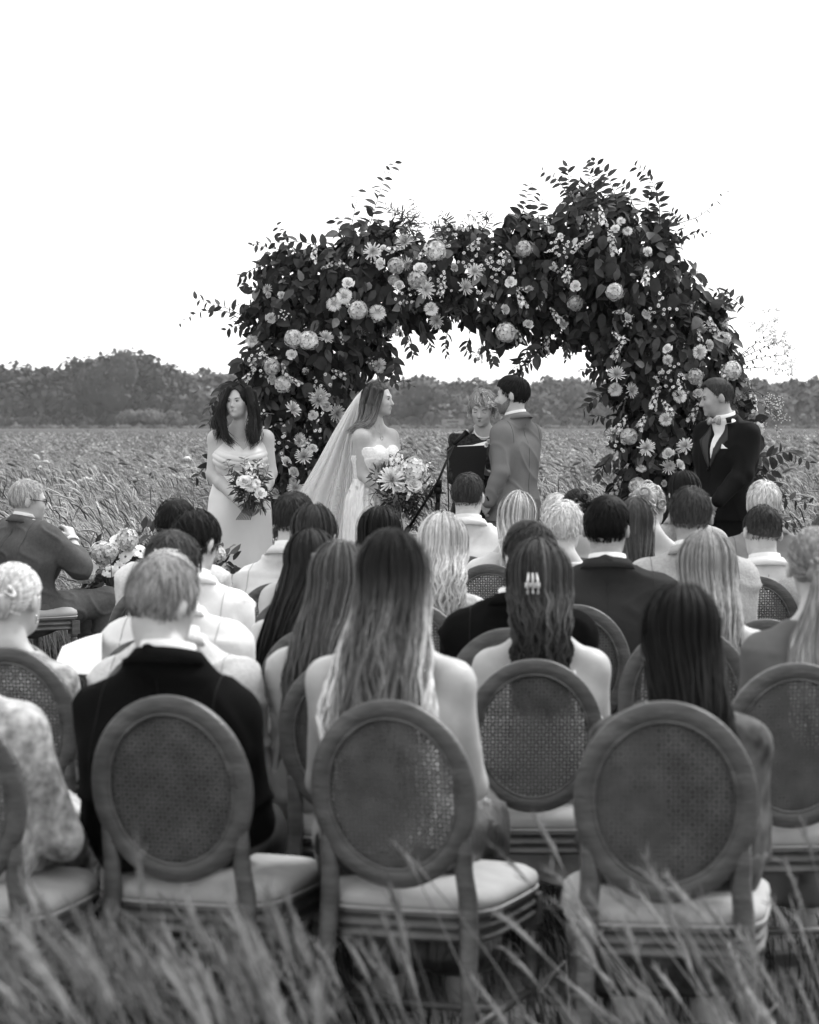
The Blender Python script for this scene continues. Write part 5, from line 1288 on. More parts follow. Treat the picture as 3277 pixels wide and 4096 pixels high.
F = fabric
LIGHTJ = F('pale_linen_jacket', .56, bump=.5, bscale=160, var=.1, vscale=90); CREAM = F('cream_jacket', .62); GREYJ = F('light_grey_jacket', .36, bump=.4, bscale=120, var=.12, vscale=80); DARKJ = F('black_jacket', .005, .9, .15, spec=.03); CHAR = F('charcoal_jacket', .03, spec=.03); MIDG = F('mid_grey_jacket', .12); GREY3 = F('grey_wool_jacket', .2)
WSH = F('white_shirt', .72); WTOP = F('white_top', .55); LACE = mat('lace', .45, .8, .1, var=.35, vscale=45, bump=.5, bscale=60); SATIN = F('satin_grey', .35, .4, .3, 12, spec=.5)
GDR = F('grey_dress', .13); BEIGE = F('beige_top', .36); DSKIRT = F('dark_pleated_skirt', .03, .35, .9, 14, spec=.5, stretch=(4, 4, .5)); PAT = mat('patterned_lace_dress', .34, .8, .1, var=.6, vscale=28, bump=.4, bscale=50, detail=4); DPAT = mat('dark_print_dress', .06, .7, .2, var=.8, vscale=18)
TH = F('grey_trousers', .08)
S_ = lambda t, **k: ('short', dict(tone=t, **k))
L_ = lambda t, L, **k: ('long', dict(tone=t, L=L, **k))
U_ = lambda t, **k: ('updo', dict(tone=t, **k))

# ---- last row
h = seated(1577, 2147, 6.22, 12, False, L_(.013, .62, tip=.26, n=1500, spread=1.6, wave=.012, lam=.16, tipw=1.1, vol=1.06, var=.45, phim=1.95, locks=44, side=5.0, gap=.26), ('dress', F('pale_grey_backless_dress', .4), dict(drop=.34, skirt=DSKIRT)), 'young woman with very long two-tone hair and bare shoulders', hturn=-2, tilt=3, chair=(1555, 2797, 5.88, 17), sw=.168, elbow=.035, seed=11)
c5 = seated(655, 2228, 6.30, 14, True, S_(.26, n=1400, L=.05, thick=1.25, fade=-.45, var=.35, sway=(0, 0, -.5)), ('suit', DARKJ, WSH), 'grey-haired man in a black suit bowing his head in the last row', hturn=24, tilt=16, roll=5, lean=.02, chair=(668, 2780, 5.95, 16), seed=12, g=.97, sw=.178, tw=.03, sdrop=.12, slump=.05)
y_ = seated(2715, 2370, 5.95, 2, False, L_(.008, .52, n=1300, spread=1.3, wave=.006, vol=1.08, var=.25, tipw=.75, shift=.06, phim=1.9), ('dress', DPAT, dict(drop=.08, sleeve=True)), 'woman with long straight near-black hair in the last row', tilt=10, chair=(2662, 2803, 5.62, 6), seed=13)
b2 = seated(-175, 2330, 6.1, 12, False, U_(.5), ('dress', PAT, dict(drop=.05, sleeve='long')), 'woman in pale patterned lace cut by the picture edge', chair=(-255, 2810, 5.75, 10), seed=14, elbow=.08, g=1.2, sw=.19)
# ---- second last row
n_ = seated(2165, 2190, 7.45, 2, False, L_(.042, .36, tip=.03, n=1200, spread=1.05, wave=.016, lam=.085, vol=1.12, var=.5, phim=1.8, tipw=.85, locks=40), ('dress', WTOP, dict(drop=.20, straps=WSH)), 'woman with wavy half-up hair held by a claw clip', tilt=6, chair=(2138, 2635, 7.1, 0), seed=15)
z_ = seated(3262, 2109, 7.1, -8, False, U_(.20, bun=(0, -.10, -.02), br=.03, curls=3, n=800), ('dress', F('slate_top', .12), dict(drop=.05, sleeve=True)), 'woman with a low ponytail and slate top at the picture edge', tilt=6, chair=(3190, 2650, 6.75, -4), seed=16, sw=.175)
g_w = seated(1368, 2189, 7.2, 12, False, L_(.075, .50, tip=.11, n=1100, spread=1.3, wave=.008, var=.45, vol=1.06, shift=-.05), ('dress', SATIN, dict(sleeve=True)), 'woman with long fair-brown hair and braided crown', tilt=6, chair=(1385, 2628, 6.85, 16), seed=17)
b_ = seated(62, 2252, 7.45, 16, False, U_(.58, bun=(.01, -.108, -.01), br=.036, curls=7, n=700, var=.2), ('dress', PAT, dict(drop=.03, sleeve='long')), 'white-haired woman with a soft chignon and patterned lace dress', tilt=8, hturn=10, chair=(25, 2588, 7.15, 14), seed=18, sw=.165)
c4 = seated(676, 2206, 7.25, 14, True, S_(.52, n=500, L=.04), ('suit', LIGHTJ, WSH), 'man in a pale linen jacket mostly hidden behind the grey-haired man', tilt=12, chair=(650, 2590, 6.9, 14), seed=19, g=1.0, sw=.195, sdrop=.11, tw=.035)
# ---- third last row
v_ = seated(2830, 2147, 8.0, 0, False, L_(.22, .40, tip=.36, n=1100, spread=1.15, wave=.006, var=.3, vol=1.08, phim=1.85, locks=60), ('dress', BEIGE, dict(drop=.14, straps=WSH)), 'woman with straight streaked blond hair and beige top', tilt=5, chair=(2745, 2500, 7.7, 4), seed=20, sw=.165)
m_ = seated(2118, 2094, 8.15, 4, True, S_(.035, n=900, L=.055, thick=1.4, top=.015, wave=.004), ('suit', DARKJ, WSH), 'man with brown quiff in a black jacket behind the claw-clip woman', hturn=-25, tilt=8, chair=(2035, 2512, 7.85, 8), seed=21, tw=-.03)
f_ = seated(1252, 2137, 8.28, 14, False, L_(.018, .52, n=900, spread=1.05, wave=.004, var=.4, shift=-.10, vol=1.05), ('dress', F('pale_dress_top', .5), dict(sleeve=True)), 'woman with long dark brown hair swept over one shoulder', tilt=10, roll=-6, chair=(1262, 2508, 7.95, 16), seed=22)
c3 = seated(694, 2133, 8.1, 14, True, S_(.05, n=1100, L=.075, thick=1.6, lift=.10, var=.4, top=.01, wave=.006, nape=.02), ('suit', CREAM, WSH), 'man with tousled brown hair and cream jacket', hturn=10, tilt=14, chair='auto', seed=23, tw=.03)
q_ = seated(2428, 1990, 9.3, 3, True, S_(.006, n=900, L=.045, thick=1.3, top=.012), ('suit', CHAR, WSH), 'man with thick black hair in a charcoal suit', hturn=14, tilt=5, chair=(2300, 2417, 8.95, 2), seed=24, sw=.2, skin=M_SKIN2)
# ---- middle rows
u_ = seated(2762, 1950, 9.9, -3, True, S_(.04, n=1100, L=.04, thick=1.3, fade=1.6, var=.35), ('suit', GREYJ, WSH), 'man with greying brown hair in a light grey jacket', hturn=6, tilt=8, chair='auto', seed=25, sw=.2, skin=M_SKIN2)
c2 = seated(785, 2048, 9.3, 14, True, S_(.013, n=900, L=.07, thick=1.5, fade=-.2, sway=(.8, 0, 0)), ('shirt', WSH), 'boy with dark bowl-cut hair and white shirt bowing forward', hturn=20, tilt=24, chair='auto', seed=26, sw=.175, lean=.03)
e_ = seated(1265, 2030, 9.6, 14, False, L_(.03, .48, n=700, spread=1.0, var=.35, vol=1.05, shift=-.06), ('dress', F('sand_dress', .45), dict(drop=.08, sleeve=True)), 'woman with long smooth brown hair behind the bride veil', tilt=6, chair=(1185, 2387, 9.25, 14), seed=27)
j_ = seated(1772, 2075, 9.45, 6, False, L_(.46, .36, tip=.52, n=1000, spread=1.25, wave=.016, lam=.09, var=.14, vol=1.1, locks=50), ('dress', LACE, dict(drop=.06, sleeve=True)), 'woman with curly pale blond hair and white lace top', tilt=6, chair=(1640, 2403, 9.1, 10), seed=28, tw=-.03)
i_ = seated(1522, 2037, 9.9, 8, False, L_(.008, .40, n=600, spread=1.0, var=.4, vol=1.05), ('dress', GDR, dict(drop=.06, sleeve=True)), 'woman with straight black hair in front of the bride dress', tilt=6, chair='auto', seed=29)
r_w = seated(2530, 1998, 10.3, 0, False, L_(.05, .46, n=600, spread=1.0, var=.35), ('dress', F('rose_dress', .3), dict(drop=.06, sleeve=True)), 'woman with long chestnut hair beside the black-haired man', tilt=5, chair='auto', seed=30)
c1 = seated(707, 1997, 10.6, 14, True, S_(.013, n=800, L=.04, thick=1.15, fade=.4), ('suit', LIGHTJ, WSH), 'man with short dark hair furthest forward of the pale-jacket men', hturn=8, tilt=8, chair='auto', seed=31)
o_ = seated(2258, 2008, 10.9, 4, False, S_(.62, n=1300, L=.05, thick=1.4, var=.2, wave=.006, lift=.12), ('dress', WTOP, dict(drop=.04, sleeve=True)), 'woman with short white curly hair', tilt=8, hturn=12, chair='auto', seed=32)
x_ = seated(3048, 2024, 11.0, -6, True, S_(.03, n=900, L=.03, thick=1.1, fade=3.2, nape=-.03), ('shirt', WSH), 'man with a faded crew cut and white shirt', tilt=12, chair=(3022, 2302, 10.7, -4), seed=33, sw=.2)
d_ = seated(1180, 1970, 10.6, 18, True, S_(.03, n=1000, L=.045, thick=1.15, fade=.3), ('suit', CREAM, WSH), 'man with short brown hair and cream jacket right of the bridesmaid', hturn=12, tilt=6, chair=(1110, 2330, 10.2, 18), seed=34, tw=.0, sw=.19, sdrop=.115)
l_ = seated(2070, 1982, 11.6, 2, False, L_(.36, .36, tip=.5, n=900, spread=1.1, wave=.006, var=.28, vol=1.06, locks=60), ('dress', WTOP, dict(drop=.06, sleeve=True)), 'woman with long highlighted blond hair in front of the groom', tilt=6, roll=5, chair=(1957, 2255, 11.3, 6), seed=35, tw=-.03)
# ---- front rows
k_ = seated(1873, 1894, 12.6, 3, True, S_(.035, n=900, L=.035, thick=1.1, fade=.5), ('suit', CREAM, F('cream_shirt', .6)), 'man with short brown hair and cream jacket before the music stand', tilt=5, chair='auto', seed=36, sw=.2)
s_w = seated(2600, 1934, 12.2, 0, False, U_(.34, bun=(.0, -.085, .045), br=.056, curls=20, n=500, var=.4), ('dress', F('pale_dress', .45), dict(drop=.14)), 'woman with blond pinned-up curls in the front row', hturn=22, tilt=4, chair='auto', seed=37)
t_ = seated(2735, 1890, 12.7, 0, False, L_(.010, .34, n=600, spread=.8, wave=.01, var=.4), ('suit', GREYJ, WSH), 'dark-haired guest in a pale jacket just left of the groomsman', tilt=4, chair='auto', seed=38)
p_ = seated(2308, 1957, 12.5, 0, False, U_(.015, bun=(.01, -.10, -.01), br=.05, curls=12, n=400), ('dress', GDR, dict(drop=.08)), 'woman with a dark loose updo in the front row', tilt=6, chair='auto', seed=39)
o2 = seated(2228, 1976, 12.6, 0, False, S_(.55, n=600, L=.05, thick=1.4), ('dress', WTOP, dict(drop=.05, sleeve=True)), 'light-haired woman half hidden by the white-curled woman', tilt=6, chair='auto', seed=40)
w_ = seated(3055, 1925, 12.4, -6, True, S_(.55, n=1300, L=.045, thick=1.3, var=.2, fade=-.15), ('suit', GREY3, WSH), 'man with thick white hair in a grey suit', tilt=4, hturn=4, chair='auto', seed=41, sw=.2)
z2 = seated(3320, 2040, 10.9, -8, True, S_(.10, n=600), ('suit', GREYJ, WSH), 'man in a light grey jacket mostly beyond the picture edge', tilt=5, chair='auto', seed=42)
make_chair(tuple(np.array([wx(3045, 8.75), 8.75, 0])), -4, .97, 'empty-looking oval chair top between the white-shirted man and the ponytail woman')
make_chair(tuple(np.array([wx(105, 8.15), 8.1, 0])), 20, .95, 'oval chair whose rim shows beyond the white-haired woman')

# small things worn or held by the guests
b = MB(); P = n_['hc'] + n_['Rh'] @ np.array([0, -.128, -.012])
for q in (-.012, 0, .012): b.tube([P + np.array([q, 0, .035]), P + np.array([q * 1.2, -.016, .015]), P + np.array([q * 1.3, -.016, -.02]), P + np.array([q, 0, -.04])], [.003, .004, .004, .002], 6)
b.box(P + np.array([0, -.004, .0]), (.045, .01, .016)); b.build('hair_clip', mat('pale_clip', .6, .25, .6), n_['root'], origin=n_['o'])
# braided crown of the fair-brown haired woman
for q in (-1, 1):
    b = MB(); K = 26; t = np.linspace(0, 1, K)
    for st in range(3):
        P = []
        for i in range(K):
            a = t[i]; c = np.array([q * (.070 - .062 * a), -.040 - .068 * math.sin(a * 1.5), .085 - .10 * a ** 1.3]); ph = a * 26 + st * 2.094
            P.append(g_w['hc'] + g_w['hs'] * 1.06 * (g_w['Rh'] @ (c + np.array([math.cos(ph) * .008, -.006 + math.sin(ph * 2) * .004, .0]))))
        b.tube(P, .0075, 6, tone=.12 * (1 + .2 * st))
    b.build('braid', M_HAIR, g_w['root'], origin=g_w['o'])
# ponytail
hcz, Rz = z_['hc'], z_['Rh']; gd = []
for q in range(5):
    s0 = hcz + Rz @ np.array([0, -.125, -.03]); gd.append([s0, s0 + np.array([-.02 + .008 * q, -.03, -.08]), s0 + np.array([-.04 + .014 * (q - 2), -.02, -.20]), s0 + np.array([.02 * (q - 2) - .03, -.03, -.34]), s0 + np.array([.012 * (q - 2) - .02, -.02, -.46])])
lock_strands(gd, 110, .016, .024, .22, .36, 5, z_['root'], z_['o'], (0, -1, .2), .012, 'ponytail')
# necklace clasp cords on the bare back
b = MB(); c = h['G']['ms'] - h['fw'] * .122; b.tube([c + h['rt'] * .11 + UP * .05 + h['fw'] * .08, c + h['rt'] * .05 - UP * .03, c - UP * .045 - h['fw'] * .003, c - h['rt'] * .05 - UP * .03, c - h['rt'] * .11 + UP * .05 + h['fw'] * .08], .0015, 5); b.build('necklace', mat('silver_chain', .35, .3, metal=.8), h['root'], origin=h['o'])
for P_, s in ((b_, -1), (y_, 1)):
    b = MB(); c = P_['hc'] + P_['Rh'] @ np.array([-s * .085, -.005, -.055]); a = np.linspace(0, 6.28, 14); b.tube([c + .014 * np.array([0, math.cos(x), math.sin(x)]) for x in a], .0022, 5); b.build('earring', mat('silver_chain', .35, .3, metal=.8), P_['root'], origin=P_['o'])
# wedding programme lying in a lap, small chain purse on the grass
def sheet(name, pts, th, m, label, cat):
    P = np.array(pts); n = nrm(np.cross(P[1] - P[0], P[3] - P[0])) * th
    V = []; K = 8
    for i in range(K + 1):
        s = i / K; bow = math.sin(s * math.pi) * .004
        V += [P[0] * (1 - s) + P[1] * s + UP * bow, P[3] * (1 - s) + P[2] * s + UP * bow]
    V = np.array(V); V2 = V + n; q = []
    for i in range(K): a = 2 * i; q += [[a, a + 1, a + 3, a + 2], [a + 2 + 2 * K + 2, a + 3 + 2 * K + 2, a + 1 + 2 * K + 2, a + 2 * K + 2], [a, a + 2, a + 2 * K + 4, a + 2 * K + 2], [a + 1, a + 2 * K + 3, a + 2 * K + 5, a + 3]]
    return tag(obj(name, np.vstack([V, V2]), np.array(q), m, smooth=True), label, cat)
sheet('programme', [W(205, 2700, 7.7), W(405, 2705, 7.75), W(408, 2535, 8.05), W(250, 2590, 8.0)], .003, mat('white_paper', .75, .8, .1), 'white wedding programme open on a lap beside the white-haired woman', 'programme')
d = 6.55; o = np.array([wx(2225, d), d, ground_z(d) + .01]); root = empty('purse', o, 'small grey triangular purse with chain on the grass between chairs', 'purse')
b = MB(); V = [W(2190, 4020, d), W(2275, 4035, d), W(2262, 3855, d), W(2175, 3935, d)]; V2 = [v + np.array([0, .05, 0]) for v in V]
b.add(V + V2, [[0, 1, 2, 3], [7, 6, 5, 4], [0, 4, 5, 1], [1, 5, 6, 2], [2, 6, 7, 3], [3, 7, 4, 0]]); b.build('pouch', F('grey_leather', .09, .5), root, False, origin=o)
b = MB(); 
for i in range(26):
    s = i / 25; b.ball(W(2262 + 16 * s, 3850 + 200 * s, d - .012), .004, 6, 4)
for i in range(16):
    s = i / 15; b.ball(W(2262 - 95 * s, 3850 + 80 * s + 40 * s * s, d - .012), .004, 6, 4)
b.build('chain', mat('silver_chain', .35, .3, metal=.8), root, origin=o)
# ------------------------------------------------------------------ the standing party and the man with glasses
def turnv(t): a = math.radians(t); return np.array([math.sin(a), math.cos(a), 0])
def face_open(x, y, z, w=.058, h=.10, c=-.03): return np.minimum(y - .005, .05 * (1 - (x / w) ** 2 - ((z - c) / h) ** 2))
def hair_guides(hc, Rh, s, root, o, guides, rad, tone, tip, n, seed, out, wave=.006, cutf=face_open, vol=1.0, var=.3, w=.004, extra=()):
    pr = [ell(hc + s * (Rh @ HC0), np.array([.079, .099, .093]) * s * vol, Rh, .02)] + list(extra)
    for g in guides:
        g = [np.asarray(p) for p in g]; m = len(g)
        for i in range(1, m - 1): pr.append(cap(g[i], g[i + 1], rad * (1 - .13 * i), rad * (1 - .13 * (i + 1)) * (.35 if i == m - 2 else 1), .012))
    V, Q = sdf_mesh(pr, .006, [loc_cut(hc, Rh, s, cutf)]); V = relax(V, Q, 1); V = V + vnormals(V, Q) * (.002 * sinnoise(V * np.array([1, 1, .3]), 160, seed))[:, None]
    zt, zb = V[:, 2].max(), V[:, 2].min(); t = (zt - V[:, 2]) / (zt - zb)
    h = obj('hair', V, Q, M_HAIR, root, True, {'tone': (tone + (tip - tone) * t ** 1.5) * .8}, o)
    lock_strands(guides, n, rad * .45, rad * 1.05, tone, tip, seed, h, o, out, wave, var=var, w=w)
    return h

def head_strands(hc, Rh, s, root, o, tone, n, seed, phimax=2.4, thmax=1.55, r=1.0, var=.3, part=True):
    g = np.random.default_rng(seed); phi = g.uniform(-phimax, phimax, n); K = 6; P = []; NN = []
    th0 = g.uniform(.03, .9, n); rad = np.array([.0815, .1015, .0955]) * r
    for i in range(K):
        th = th0 + (thmax - th0) * i / (K - 1); l = np.stack([np.sin(th) * np.sin(phi), -np.sin(th) * np.cos(phi), np.cos(th)], 1)
        P.append(HC0 + l * rad); NN.append(l)
    P = np.stack(P, 1); NN = np.stack(NN, 1)
    ribbons(hc + s * (P @ Rh.T), np.full((n, K), .0035 * s), NN @ Rh.T, np.clip(tone * np.exp(var * g.normal(size=n)), .005, .8)[:, None] * np.ones((1, K)), 'top_strands', M_HAIR, root, o)

def skirt(name, rings, root, o, material, rt, fw, folds=16, amp=.012, seed=1, seg=120, dep=.78):
    """rings: (centre, half width) top to bottom"""
    r = np.random.default_rng(seed); a = np.linspace(0, 2 * np.pi, seg, endpoint=False); V = []; n = 34
    C = np.array([c for c, _ in rings]); Wd = np.array([w for _, w in rings]); u = np.linspace(0, len(rings) - 1, n); ph = r.uniform(0, 6.28, 4)
    for i, x in enumerate(u):
        c = np.array([np.interp(x, np.arange(len(rings)), C[:, k]) for k in range(3)]); w = np.interp(x, np.arange(len(rings)), Wd); t = i / (n - 1)
        f = amp * (.15 + t) * (np.sin(folds * a + ph[0] + 1.2 * np.sin(2 * a + ph[1])) + .6 * np.sin(folds * .5 * a + ph[2] + t * 1.5)) + .004 * np.sin(9 * t + 3 * a)
        V.append(c + np.outer(np.cos(a) * (w + f), rt) + np.outer(np.sin(a) * (w * dep + f), fw))
    V = np.vstack(V); Q = [[i * seg + j, i * seg + (j + 1) % seg, (i + 1) * seg + (j + 1) % seg, (i + 1) * seg + j] for i in range(n - 1) for j in range(seg)]
    return obj(name, V, np.array(Q), material, root, True, None, o)

BODY = ('head', 'neck', 'torso', 'pelvis', 'uparm', 'forearm', 'hand', 'leg', 'foot')
GOWN = ('head', 'neck', 'torso', 'uparm', 'forearm', 'hand')
# ---- bridesmaid
def bridesmaid():
    D = 16.5; fw = turnv(180); gz = ground_z(D); o = np.array([wx(961, D), D, gz])
    root = empty('person', o, 'bridesmaid with long dark hair in a pale satin dress holding a bouquet', 'person')
    hc = W(956, 1606, D - .02); Rh = head_basis(204, -2, 2); hs = .97
    J = dict(hc=hc, Rh=Rh, hs=hs, nb=W(963, 1722, D), shR=W(866, 1754, D), shL=W(1062, 1754, D), elR=W(850, 1898, D - .04), elL=W(1084, 1893, D - .04), wrR=W(962, 2016, D - .24), wrL=W(1042, 2012, D - .24), hip=W(962, 2040, D), arm=1.12, nose=.75)
    for S, x in (('R', 925), ('L', 1000)): k = W(x, 2300, D); J['kn' + S] = np.array([k[0], D - .03, gz + .5]); J['an' + S] = np.array([k[0], D, gz + .11])
    hands = [hand_prims(J['wrR'], np.array([.75, -.1, -.55]), np.array([.45, .7, .3]), 1, .55), hand_prims(J['wrL'], np.array([-.75, -.12, -.45]), np.array([-.45, .6, .2]), -1, .5)]
    pr, G = figure(J, fw, False, 1.06, bust=1.18, hands=hands)
    body_obj(pr, GOWN, .0058, .011, M_SKIN, root, o, .0068)
    face_parts(hc, Rh, hs, root, o, lip=.2, brow=.02)
    sat = mat('satin', .58, .42, .45, var=.05, vscale=5, bump=.12, bscale=14)
    p0 = W(978, 1800, D); x0 = p0[0]; zc = p0[2]; pxm = D / FPX
    def cut(X, Y, Z):
        dx = np.abs(X - x0); return Z - (zc + .9 * np.minimum(dx, 58 * pxm) - 1.0 * np.maximum(dx - 58 * pxm, 0))
    zb = W(0, 1905, D)[2]
    def folds(V):
        s = (V[:, 2] - zc) - 1.6 * (V[:, 0] - x0) ** 2; f = np.abs(np.sin(s * 80)) ** .7 * .006 * (V[:, 1] < D) * np.clip((zc + .01 - V[:, 2]) / .05, 0, 1)
        return f
    sdf_obj('bodice', grow(pr, ('torso',), .008), .0055, sat, root, o, [cut, lambda X, Y, Z: zb - .02 - Z], fn=folds)
    for q, a, b2 in ((1, (905, 1742), (893, 1712)), (-1, (1042, 1752), (1040, 1712))):
        b = MB(); b.tube([W(a[0], a[1] + 15, D - .13), W(*a, D - .125), W((a[0] + b2[0]) / 2, (a[1] + b2[1]) / 2, D - .09), W(*b2, D - .02), W(b2[0], b2[1] + 25, D + .1)], .004, 6); b.build('strap', sat, root, origin=o)
    R = [(W(962, 1885, D), 88 * pxm), (W(962, 1930, D), 104 * pxm), (W(961, 1990, D), 122 * pxm), (W(960, 2060, D), 130 * pxm), (W(960, 2200, D), 134 * pxm), (W(961, 2400, D), 140 * pxm), (np.array([o[0], D, gz + .03]), 150 * pxm)]
    skirt('skirt', R, root, o, sat, G['rt'], fw, 7, .008, 3)
    b = MB(); a = np.linspace(0, 2 * np.pi, 40); b.tube([W(962, 1888, D) + G['rt'] * math.cos(x) * 89 * pxm + fw * math.sin(x) * 89 * pxm * .8 for x in a], .011, 8, False, flat=1.6); b.build('waistband', sat, root, origin=o)
    f_ = D - .09
    gd = [[W(955, 1536, D - .04), W(918, 1552, f_ + .02), W(894, 1605, f_), W(880, 1670, f_), W(905, 1715, f_ - .03), W(900, 1745, f_ - .05), W(934, 1775, f_ - .06)],
          [W(945, 1534, D), W(903, 1565, f_ + .05), W(882, 1630, f_ + .04), W(862, 1680, f_ + .03), W(882, 1715, f_ + .02), W(872, 1750, f_ - .0)],
          [W(968, 1534, D - .04), W(998, 1552, f_ + .02), W(1012, 1610, f_), W(1008, 1690, f_), W(1010, 1745, f_ - .05), W(1004, 1775, f_ - .06)],
          [W(975, 1536, D), W(1016, 1570, f_ + .05), W(1030, 1640, f_ + .04), W(1034, 1710, f_ + .02), W(1026, 1762, f_ - .05), W(1012, 1776, f_ - .06)],
          [W(966, 1536, D - .04), W(990, 1556, f_ + .01), W(1003, 1620, f_ - .01), W(1006, 1680, f_ - .01), W(996, 1725, f_ - .05), W(1010, 1770, f_ - .06)],
          [W(960, 1535, D + .05), W(955, 1600, D + .09), W(950, 1680, D + .09), W(950, 1740, D + .12), W(950, 1770, D + .13)],
          [W(990, 1545, D + .05), W(1010, 1620, D + .06), W(1015, 1700, D + .07), W(1015, 1760, D + .1)], [W(925, 1545, D + .05), W(895, 1620, D + .05), W(890, 1690, D + .07), W(895, 1745, D + .1)]]
    h = hair_guides(hc, Rh, hs, root, o, gd, .021, .016, .020, 95, 61, (0, -1, 0), .030, lambda x, y, z: face_open(x, y, z, .056, .108, -.028), 1.05)
    head_strands(hc, Rh, hs, h, o, .018, 380, 62, 1.75, 1.4, 1.06)
    b = MB(); c = W(965, 1735, D); a = np.linspace(-1.2, 1.2, 20)
    b.tube([W(965 + 45 * math.sin(x), 1765 - 45 * (1 - math.cos(x)) * 1.1, D - .115 - .015 * math.cos(x) + .05 * (1 - math.cos(x))) for x in a], .0012, 5); b.build('necklace', mat('silver_chain', .35, .3, metal=.8), root, origin=o)
bridesmaid()

# ---- bride
def bride():
    D = 16.42; T = 127; fw = turnv(T); gz = ground_z(D); o = np.array([wx(1490, D), D, gz]); pxm = D / FPX
    root = empty('person', o, 'bride in a strapless white lace gown seen in profile', 'person')
    hc = W(1513, 1595, D); Rh = head_basis(108, 2, 0); hs = .95; rt = np.array([fw[1], -fw[0], 0])
    C = W(1504, 1748, D)
    J = dict(hc=hc, Rh=Rh, hs=hs, nb=W(1502, 1712, D), shR=C + rt * .158, shL=C - rt * .158, elR=W(1454, 1900, D - .12), elL=W(1600, 1880, D + .06), wrR=W(1545, 1990, D - .24), wrL=W(1608, 1985, D - .10), hip=W(1485, 2010, D), arm=1.0, nose=.88)
    for S, q in (('R', 1), ('L', -1)): k = J['hip'] + rt * q * .08; J['kn' + S] = np.array([k[0], k[1], gz + .5]); J['an' + S] = np.array([k[0], k[1], gz + .11])
    hands = [hand_prims(J['wrR'], np.array([.8, -.05, -.2]), np.array([.2, .8, .3]), 1, .6), hand_prims(J['wrL'], np.array([.3, -.7, -.3]), np.array([.3, -.2, .9]), -1, .6)]
    pr, G = figure(J, fw, False, .94, bust=.95, hands=hands)
    body_obj(pr, GOWN, .0058, .011, M_SKIN, root, o, .0068)
    face_parts(hc, Rh, hs, root, o, lip=.16, brow=.06, smile=.8)
    lace = mat('bridal_lace', .74, .7, .2, var=.14, vscale=60, bump=.35, bscale=80, detail=5)
    net = mat('bridal_tulle', .74, .75, .15, var=.12, vscale=30, bump=.35, bscale=24, stretch=(3, 3, .6))
    zt = W(0, 1790, D)[2]
    def cut(X, Y, Z):
        l = (X - C[0]) * rt[0] + (Y - C[1]) * rt[1]; f = (X - C[0]) * fw[0] + (Y - C[1]) * fw[1]
        return Z - (zt - .012 + np.where(f > .03, .030 * np.abs(np.sin(np.clip(l, -.12, .12) / .145 * np.pi)), 0.0) - .04 * (f < -.02))
    def rib(V): return .0035 * np.abs(np.sin(((V - C) @ rt) * 70)) * (V[:, 2] < zt - .07) + .0012 * np.abs(sinnoise(V, 150, 4))
    sdf_obj('bodice', grow(pr, ('torso',), .009), .0055, lace, root, o, [cut, lambda X, Y, Z: W(0, 1915, D)[2] - Z], fn=rib)
    b = MB(); bu = G['chest'] + fw * .075
    for q in (-1, 1):   # corded cup edges
        a = np.linspace(-2.6, .2, 16); cc = bu + rt * q * .066 + fw * .042 - UP * .004
        b.tube([cc + rt * q * -.056 * math.cos(x) * -1 + UP * .052 * math.sin(x) + fw * (.012 - .03 * math.cos(x) ** 2) for x in a], .0035, 6)
    b.build('cup_seam', lace, root, origin=o)
    R = [(W(1489, 1893, D), .118), (W(1488, 1930, D), .145), (W(1487, 1990, D), .18), (W(1492, 2060, D), .205), (W(1500, 2200, D), .235), (W(1505, 2400, D), .30), (np.array([o[0] + .03, D, gz + .02]), .42)]
    skirt('skirt', R, root, o, net, rt, fw, 26, .012, 5, 180, .85)
    # flowers sewn to the waist of the gown
    r = np.random.default_rng(8); b = MB()
    for i in range(46):
        a = r.uniform(-2.6, .9); z = r.uniform(-.16, .10); w = np.interp(z, [-.16, -.06, 0, .1], [.185, .15, .122, .128]); c = W(1488, 1900, D) + rt * math.cos(a) * w - fw * math.sin(a) * w * .85 * -1 + UP * z; nn = nrm(c - W(1488, 1900, D) - UP * z)
        u = nrm(np.cross(nn, UP)); v = np.cross(u, nn)
        for k in range(5): petal(b, c + nn * .004, u * math.cos(k * 1.257) + v * math.sin(k * 1.257), nn, .012, .010, .2, .66, .2, .8)
    b.build('lace_blossoms', M_PETAL, root, origin=o)
    # hair
    n_ = D - .085
    gd = [[W(1530, 1534, D), W(1520, 1560, n_), W(1503, 1610, n_), W(1492, 1660, n_), W(1468, 1695, n_ - .02), W(1425, 1712, n_ - .02), W(1402, 1722, n_)],
          [W(1538, 1540, D), W(1528, 1572, n_ + .01), W(1514, 1620, n_), W(1500, 1668, n_ - .01), W(1478, 1700, n_ - .03), W(1440, 1710, n_ - .03)],
          [W(1515, 1530, D), W(1495, 1555, n_ + .01), W(1478, 1610, n_), W(1470, 1660, n_), W(1450, 1698, n_), W(1415, 1712, n_), W(1398, 1728, n_ + .02)],
          [W(1500, 1530, D), W(1468, 1560, D - .04), W(1452, 1610, D - .05), W(1448, 1660, D - .06), W(1432, 1700, D - .06), W(1412, 1718, D - .04)],
          [W(1495, 1532, D + .03), W(1456, 1570, D + .03), W(1446, 1620, D + .02), W(1445, 1675, D + .02), W(1430, 1705, D)],
          [W(1532, 1533, D + .03), W(1500, 1540, D + .07), W(1480, 1600, D + .085), W(1475, 1670, D + .08), W(1460, 1705, D + .08)]]
    h = hair_guides(hc, Rh, hs, root, o, gd, .022, .045, .22, 85, 71, (-.3, -1, 0), .005, lambda x, y, z: np.minimum(y - np.interp(z, [-.2, .0, .05, .085, .1], [-.005, .018, .045, .085, .12]), .3), 1.0)
    head_strands(hc, Rh, hs, h, o, .048, 500, 72, 2.3, 1.5, 1.045)
